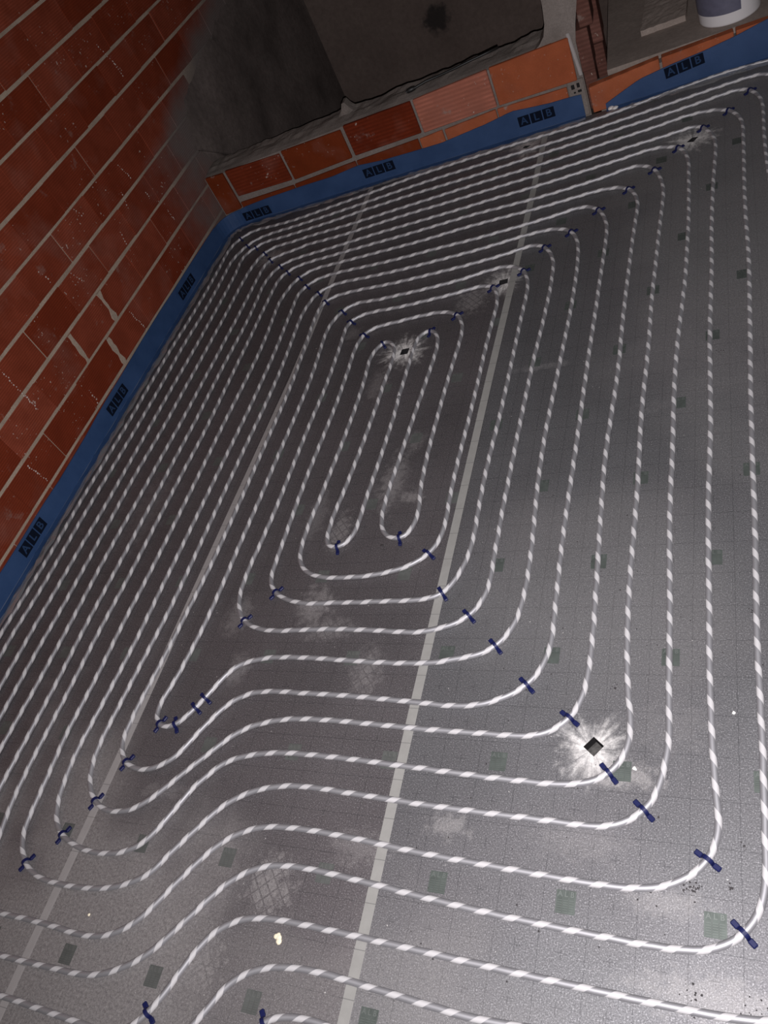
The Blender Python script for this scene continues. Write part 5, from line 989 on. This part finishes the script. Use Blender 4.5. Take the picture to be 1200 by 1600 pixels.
# ------------------------------------------------------------------ the heating pipe: one circuit, one part for each loop
PR, PZC, PITCH = 0.008, 0.0092, 0.066
def tube_mesh(name, pts, u0, sides=12, before=None, after=None):
    # Catmull-Rom once more, then a tube with a UV that follows the helix
    P = [Vector((a, b, 0)) for a, b in pts]
    Q = []
    for i in range(len(P) - 1):
        p0, p1, p2, p3 = P[max(0, i - 1)], P[i], P[i + 1], P[min(len(P) - 1, i + 2)]
        for t in (0.0, 0.5):
            Q.append(0.5 * ((2 * p1) + (p2 - p0) * t + (2 * p0 - 5 * p1 + 4 * p2 - p3) * t * t + (3 * p1 - p0 - 3 * p2 + p3) * t ** 3))
    Q.append(P[-1])
    v, f, uv = [], [], []
    u = u0
    us = []
    for i, q in enumerate(Q):
        if i:
            u += (q - Q[i - 1]).length
        us.append(u)
        qa = Q[i - 1] if i else (before or q)
        qb = Q[i + 1] if i + 1 < len(Q) else (after or q)
        d = (qb - qa).normalized()
        nx, ny = d.y, -d.x                        # to the right of travel
        lift = 0.0008 * max(0.0, mnoise.noise(Vector((q.x * 4, q.y * 4, 0))))
        for j in range(sides):
            a = 2 * math.pi * j / sides
            v.append((q.x + nx * PR * math.cos(a), q.y + ny * PR * math.cos(a), PZC + lift + PR * math.sin(a)))
    n = len(Q)
    for i in range(n - 1):
        for j in range(sides):
            k = (j + 1) % sides
            f.append((i * sides + j, i * sides + k, (i + 1) * sides + k, (i + 1) * sides + j))
            a0, a1 = us[i] / PITCH, us[i + 1] / PITCH
            b0, b1 = j / sides, (j + 1) / sides
            uv += [(a0, b0), (a0, b1), (a1, b1), (a1, b0)]
    if before is None:
        f.append(tuple(range(sides)))
        uv += [(us[0] / PITCH, 0)] * sides
    if after is None:
        f.append(tuple((n - 1) * sides + j for j in range(sides - 1, -1, -1)))
        uv += [(us[-1] / PITCH, 0)] * sides
    me = mk(name, v, f, True)
    lay = me.uv_layers.new(name='UVMap')
    lay.data.foreach_set('uv', [c for p in uv for c in p])
    return me, u

pipe = empty('heating_pipe', (0, 0, 0))
tag(pipe, 'long white-striped grey heating pipe coiled in nested loops over the floor', 'pipe')
u = 0.0
runs = [[tuple(float(c) / 1000.0 for c in q.split(',')) for q in s.split()] for s in LOOPS]
for i, pts in enumerate(runs):
    before = Vector((*runs[i - 1][-2], 0)) if i > 1 else None
    after = Vector((*runs[i + 1][1], 0)) if 0 < i < len(runs) - 1 else None
    me, u = tube_mesh('pipe_loop', pts, u if i > 1 else 0.0, before=before, after=after)
    mesh_obj('pipe_loop', me, M['pipe'], pipe)

# ------------------------------------------------------------------ pipe clips
def ribbon(rows):
    """rows: (y, z, half width) along the strap; thickness 2.4 mm"""
    bm = bmesh.new()
    rings = []
    for i, (y, z, hw) in enumerate(rows):
        a, b = rows[max(0, i - 1)], rows[min(len(rows) - 1, i + 1)]
        ty, tz = b[0] - a[0], b[1] - a[1]
        l = math.hypot(ty, tz)
        ny, nz = -tz / l * 0.0012, ty / l * 0.0012
        rings.append([bm.verts.new(c) for c in ((-hw, y - ny, z - nz), (hw, y - ny, z - nz), (hw, y + ny, z + nz), (-hw, y + ny, z + nz))])
    for r, s in zip(rings, rings[1:]):
        for j in range(4):
            bm.faces.new((r[j], r[(j + 1) % 4], s[(j + 1) % 4], s[j]))
    bm.faces.new(rings[0])
    bm.faces.new(rings[-1][::-1])
    return bm
arch = []
for i in range(13):
    a = math.pi * (1 - i / 12.0)
    r = 0.0106
    arch.append((r * math.cos(a) * 1.08, 0.0090 + r * math.sin(a), 0.0047))
rows = [(-0.0150, 0.0034, 0.0050), (-0.0126, 0.0046, 0.0047)] + arch + [(0.0126, 0.0046, 0.0047), (0.0150, 0.0034, 0.0050)]
strap_me = bm_mesh('strap', ribbon(rows))
strap_me.materials.append(M['clip'])
tab_mes = []
for s in (-1, 1):
    bm = bmesh.new()
    bm_box(bm, (-0.0060, 0.0135 if s > 0 else -0.0300, 0.0002), (0.0060, 0.0300 if s > 0 else -0.0135, 0.0080), 0.0018)
    me = bm_mesh('tab', bm)
    me.materials.append(M['clip'])
    tab_mes.append(me)
ORD = ['outermost', 'second', 'third', 'fourth', 'fifth', 'sixth', 'seventh', 'eighth', 'ninth', 'tenth', 'eleventh', 'twelfth', 'thirteenth', 'fourteenth', 'innermost']
PLACE = {'tl': 'far left bends, {} counting in from the wall corner', 'tr': 'far right bends, {} counting in from the doorway',
         'br': 'near right bends, {} counting in from the bottom right', 'bl': ''}
BLTXT = ['lowest dark blue pipe clip, at the bottom edge beside the pale seam', 'dark blue pipe clip at the bottom left edge on a steep straight run',
         'dark blue pipe clip nearest the left edge of the picture', 'dark blue pipe clip on the near left bends, second from the left edge',
         'dark blue pipe clip on the near left bend beside the left seam tape', 'dark blue pipe clip on the bend where the left seam tape reappears',
         'dark blue pipe clip on the tightest near left bend, left of a pair', 'dark blue pipe clip just right of the tightest near left bend',
         'lower of two close dark blue clips on a slanting pipe', 'upper of two close dark blue clips on a slanting pipe',
         'dark blue pipe clip on the left bend beside a round dust stain', 'dark blue pipe clip on the left bend above the round dust stains',
         'dark blue pipe clip under the left of the two small inner loops']
cnt = {}
tot = {'tl': 15, 'tr': 13, 'br': 11}
for (g, xm, ym, ang) in CLIPS:
    k = cnt.get(g, 0)
    cnt[g] = k + 1
    o = empty('pipe_clip', (xm / 1000.0, ym / 1000.0, 0.0), math.radians(ang))
    if g == 'bl':
        lab = BLTXT[k]
    else:
        ordn = 'innermost' if k == tot[g] - 1 else ORD[k]
        lab = 'dark blue pipe clip on the ' + PLACE[g].format(ordn)
    tag(o, lab, 'pipe clip', 'dark blue clips holding the pipe bends')
    mesh_obj('strap', strap_me, None, o)
    for me in tab_mes:
        mesh_obj('tab', me, None, o)

# ------------------------------------------------------------------ things in the doorway and on the low wall
def lathe(prof, seg=48):
    v, f = [], []
    for (r, z) in prof:
        for j in range(seg):
            a = 2 * math.pi * j / seg
            v.append((r * math.cos(a), r * math.sin(a), z))
    for i in range(len(prof) - 1):
        for j in range(seg):
            k = (j + 1) % seg
            f.append((i * seg + j, i * seg + k, (i + 1) * seg + k, (i + 1) * seg + j))
    f.append(tuple(range(seg - 1, -1, -1)))
    f.append(tuple((len(prof) - 1) * seg + j for j in range(seg)))
    return v, f
tub = empty('plastic_tub', (0.045, 2.735, 0.150), 0.0)
tag(tub, 'white plastic tub with a blue-grey label standing in the doorway', 'tub')
def tub_r(z):
    return 0.131 + 0.016 * z / 0.33
v, f = lathe([(0.126, 0.0), (0.130, 0.003), (tub_r(0.01), 0.010), (tub_r(0.33), 0.33), (0.152, 0.334), (0.152, 0.345), (0.145, 0.348)])
mesh_obj('body', mk('body', v, f, True), M['tub'], tub)
v, f = lathe([(0.156, 0.338), (0.158, 0.342), (0.158, 0.360), (0.150, 0.364), (0.146, 0.358)])
mesh_obj('lid', mk('lid', v, f, True), M['tub'], tub)
v, f = [], []
n = 26
for i in range(n + 1):
    a = math.radians(168 + (292 - 168) * i / n)
    for z in (0.052, 0.30):
        r = tub_r(z) + 0.0012
        v.append((r * math.cos(a), r * math.sin(a), z))
for i in range(n):
    f.append((2 * i, 2 * i + 2, 2 * i + 3, 2 * i + 1))
mesh_obj('paper_label', mk('paper_label', v, f, True), M['tub_label'], tub)

# flat board, crusted with cement, lying on the concrete
bm = bmesh.new()
NXB, NYB = 14, 40
top = []
for i in range(NXB + 1):
    r = []
    for j in range(NYB + 1):
        tx, ty = i / NXB, j / NYB
        ex = 0.006 * mnoise.noise(Vector((i * 0.9, j * 0.5, 2)))
        r.append(bm.verts.new((-0.352 + 0.205 * tx + ex + 0.012 * ty, 2.782 + 0.018 * tx + 0.85 * ty + (0.008 * mnoise.noise(Vector((i * 1.3, 0, 5))) if j == 0 else 0), 0.178 + 0.003 * mnoise.noise(Vector((i * 0.6, j * 0.6, 9))))))
    top.append(r)
for i in range(NXB):
    for j in range(NYB):
        bm.faces.new((top[i][j], top[i + 1][j], top[i + 1][j + 1], top[i][j + 1]))
bd = [top[i][0] for i in range(NXB + 1)] + [top[NXB][j] for j in range(1, NYB + 1)] + [top[i][NYB] for i in range(NXB - 1, -1, -1)] + [top[0][j] for j in range(NYB - 1, 0, -1)]
low = [bm.verts.new((v.co.x, v.co.y + 0.003, 0.1503)) for v in bd]
for i in range(len(bd)):
    j = (i + 1) % len(bd)
    bm.faces.new((bd[i], low[i], low[j], bd[j]))
bm.faces.new(low)
board = mesh_obj('loose_board', bm_mesh('loose_board', bm), cement_material('crusted_board', (0.30, 0.245, 0.215), (0.42, 0.35, 0.31), 10.0))
tag(board, 'flat cement-crusted board lying on concrete beside the tub', 'board')

# black cable lying along the mortar on top of the low wall
pts = [(-1.42, 0.06, 0.362), (-1.395, 0.065, 0.366), (-1.35, 0.085, 0.368), (-1.28, 0.095, 0.368), (-1.20, 0.095, 0.374), (-1.12, 0.11, 0.378), (-1.04, 0.125, 0.380), (-0.97, 0.14, 0.382)]
cab_root = empty('cable', (0, 2.5, 0), A)
tag(cab_root, 'thin black cable lying along the mortar top of the low wall', 'cable')
def tube3(name, pts, rad, seg=8):
    v, f = [], []
    for i, p in enumerate(pts):
        a, b = Vector(pts[max(0, i - 1)]), Vector(pts[min(len(pts) - 1, i + 1)])
        d = (b - a).normalized()
        s = d.cross(Vector((0, 0, 1))).normalized()
        t = s.cross(d)
        r = rad[i] if isinstance(rad, list) else rad
        for j in range(seg):
            an = 2 * math.pi * j / seg
            c = Vector(p) + s * r * math.cos(an) + t * r * math.sin(an)
            v.append(tuple(c))
    for i in range(len(pts) - 1):
        for j in range(seg):
            k = (j + 1) % seg
            f.append((i * seg + j, i * seg + k, (i + 1) * seg + k, (i + 1) * seg + j))
    f += [tuple(range(seg)), tuple((len(pts) - 1) * seg + j for j in range(seg - 1, -1, -1))]
    return mk(name, v, f, True)
pts = [(a, b, c + 0.010) for a, b, c in pts]
mesh_obj('cord', tube3('cord', pts, 0.0065), M['cable'], cab_root)
mesh_obj('plug', tube3('plug', [(-1.455, 0.05, 0.372), (-1.445, 0.052, 0.374), (-1.425, 0.058, 0.375), (-1.41, 0.062, 0.375), (-1.40, 0.064, 0.375)], [0.004, 0.012, 0.013, 0.011, 0.005]), M['cable'], cab_root)

# ------------------------------------------------------------------ small litter on the panels
def lump(name, loc, size, mat, seed, label, cat, flat=0.6, parts=1):
    bm = bmesh.new()
    rnd = random.Random(seed)
    for k in range(parts):
        r = bmesh.ops.create_icosphere(bm, subdivisions=2, radius=size / (1.0 + 0.35 * (parts - 1)))
        off = Vector((0, 0, 0)) if k == 0 else Vector((rnd.uniform(-1, 1) * size * 0.8, rnd.uniform(-0.8, 0.8) * size * 0.8, 0))
        for vt in r['verts']:
            vt.co *= 1.0 + 0.45 * mnoise.noise(vt.co * (1.3 / size) + Vector((seed, k, 0)))
            vt.co.z *= flat
            vt.co += off
    zmin = min(vt.co.z for vt in bm.verts)
    for vt in bm.verts:
        vt.co.z -= zmin
    o = mesh_obj(name, bm_mesh(name, bm, True), mat)
    o.location = (loc[0], loc[1], 0.0002)
    tag(o, label, cat)
    return o
lump('foam_scrap', (-1.025, -1.329), 0.0150, M['cream_foam'], 3, 'cream foam scrap between two bowed pipes near the bottom', 'foam scrap', 0.5, 4)
lump('plaster_crumb', (-0.009, -0.693), 0.0048, M['white_crumb'], 5, 'single white plaster crumb between the two rightmost pipes', 'crumb', 0.7, 2)
lump('plaster_crumb', (-0.220, -0.843), 0.0055, M['white_crumb'], 8, 'smeared white plaster crumb right of the nearest square cut-out', 'crumb', 0.25, 3)
lump('foam_scrap', (-1.631, -1.370), 0.0042, M['cream_foam'], 12, 'tiny yellow foam scrap right of the left seam tape', 'foam scrap', 0.7, 1)
lump('plaster_crumb', (-0.500, 2.440), 0.022, M['white_crumb'], 15, 'pale plaster lump where the two blue edge strips end', 'crumb', 0.5, 2)
lump('rubber_scrap', (-1.058, -0.155), 0.0055, M['grit'], 21, 'small black scrap between the two small inner loops', 'scrap', 0.5, 2)
# dark grit trodden in near the bottom right corner: far too small to count
bm = bmesh.new()
rnd = random.Random(77)
spots = [(-0.096, -1.085, 0.018, 34), (-0.02, -1.076, 0.010, 10), (0.006, -0.993, 0.012, 6), (0.02, -1.284, 0.03, 12), (-0.085, -1.285, 0.03, 14),
         (-0.28, -0.63, 0.02, 8), (-0.03, 0.57, 0.02, 8), (-0.5, -1.1, 0.5, 60), (-0.2, -0.4, 0.5, 40), (-1.2, -0.6, 0.6, 40), (0.04, -0.42, 0.012, 14)]
for (sx, sy, rad, cntn) in spots:
    for i in range(cntn):
        x, y = sx + rnd.gauss(0, 0.5) * rad, sy + rnd.gauss(0, 0.5) * rad
        s = rnd.uniform(0.0007, 0.0022)
        r = bmesh.ops.create_icosphere(bm, subdivisions=1, radius=s)
        for vt in r['verts']:
            vt.co = Vector((vt.co.x * rnd.uniform(0.8, 1.6) + x, vt.co.y * rnd.uniform(0.8, 1.6) + y, vt.co.z * 0.5 + s * 0.4))
grit = mesh_obj('grit', bm_mesh('grit', bm), M['grit'])
tag(grit, 'dark grit and crumbs scattered over the grey panels', 'grit', kind='stuff')
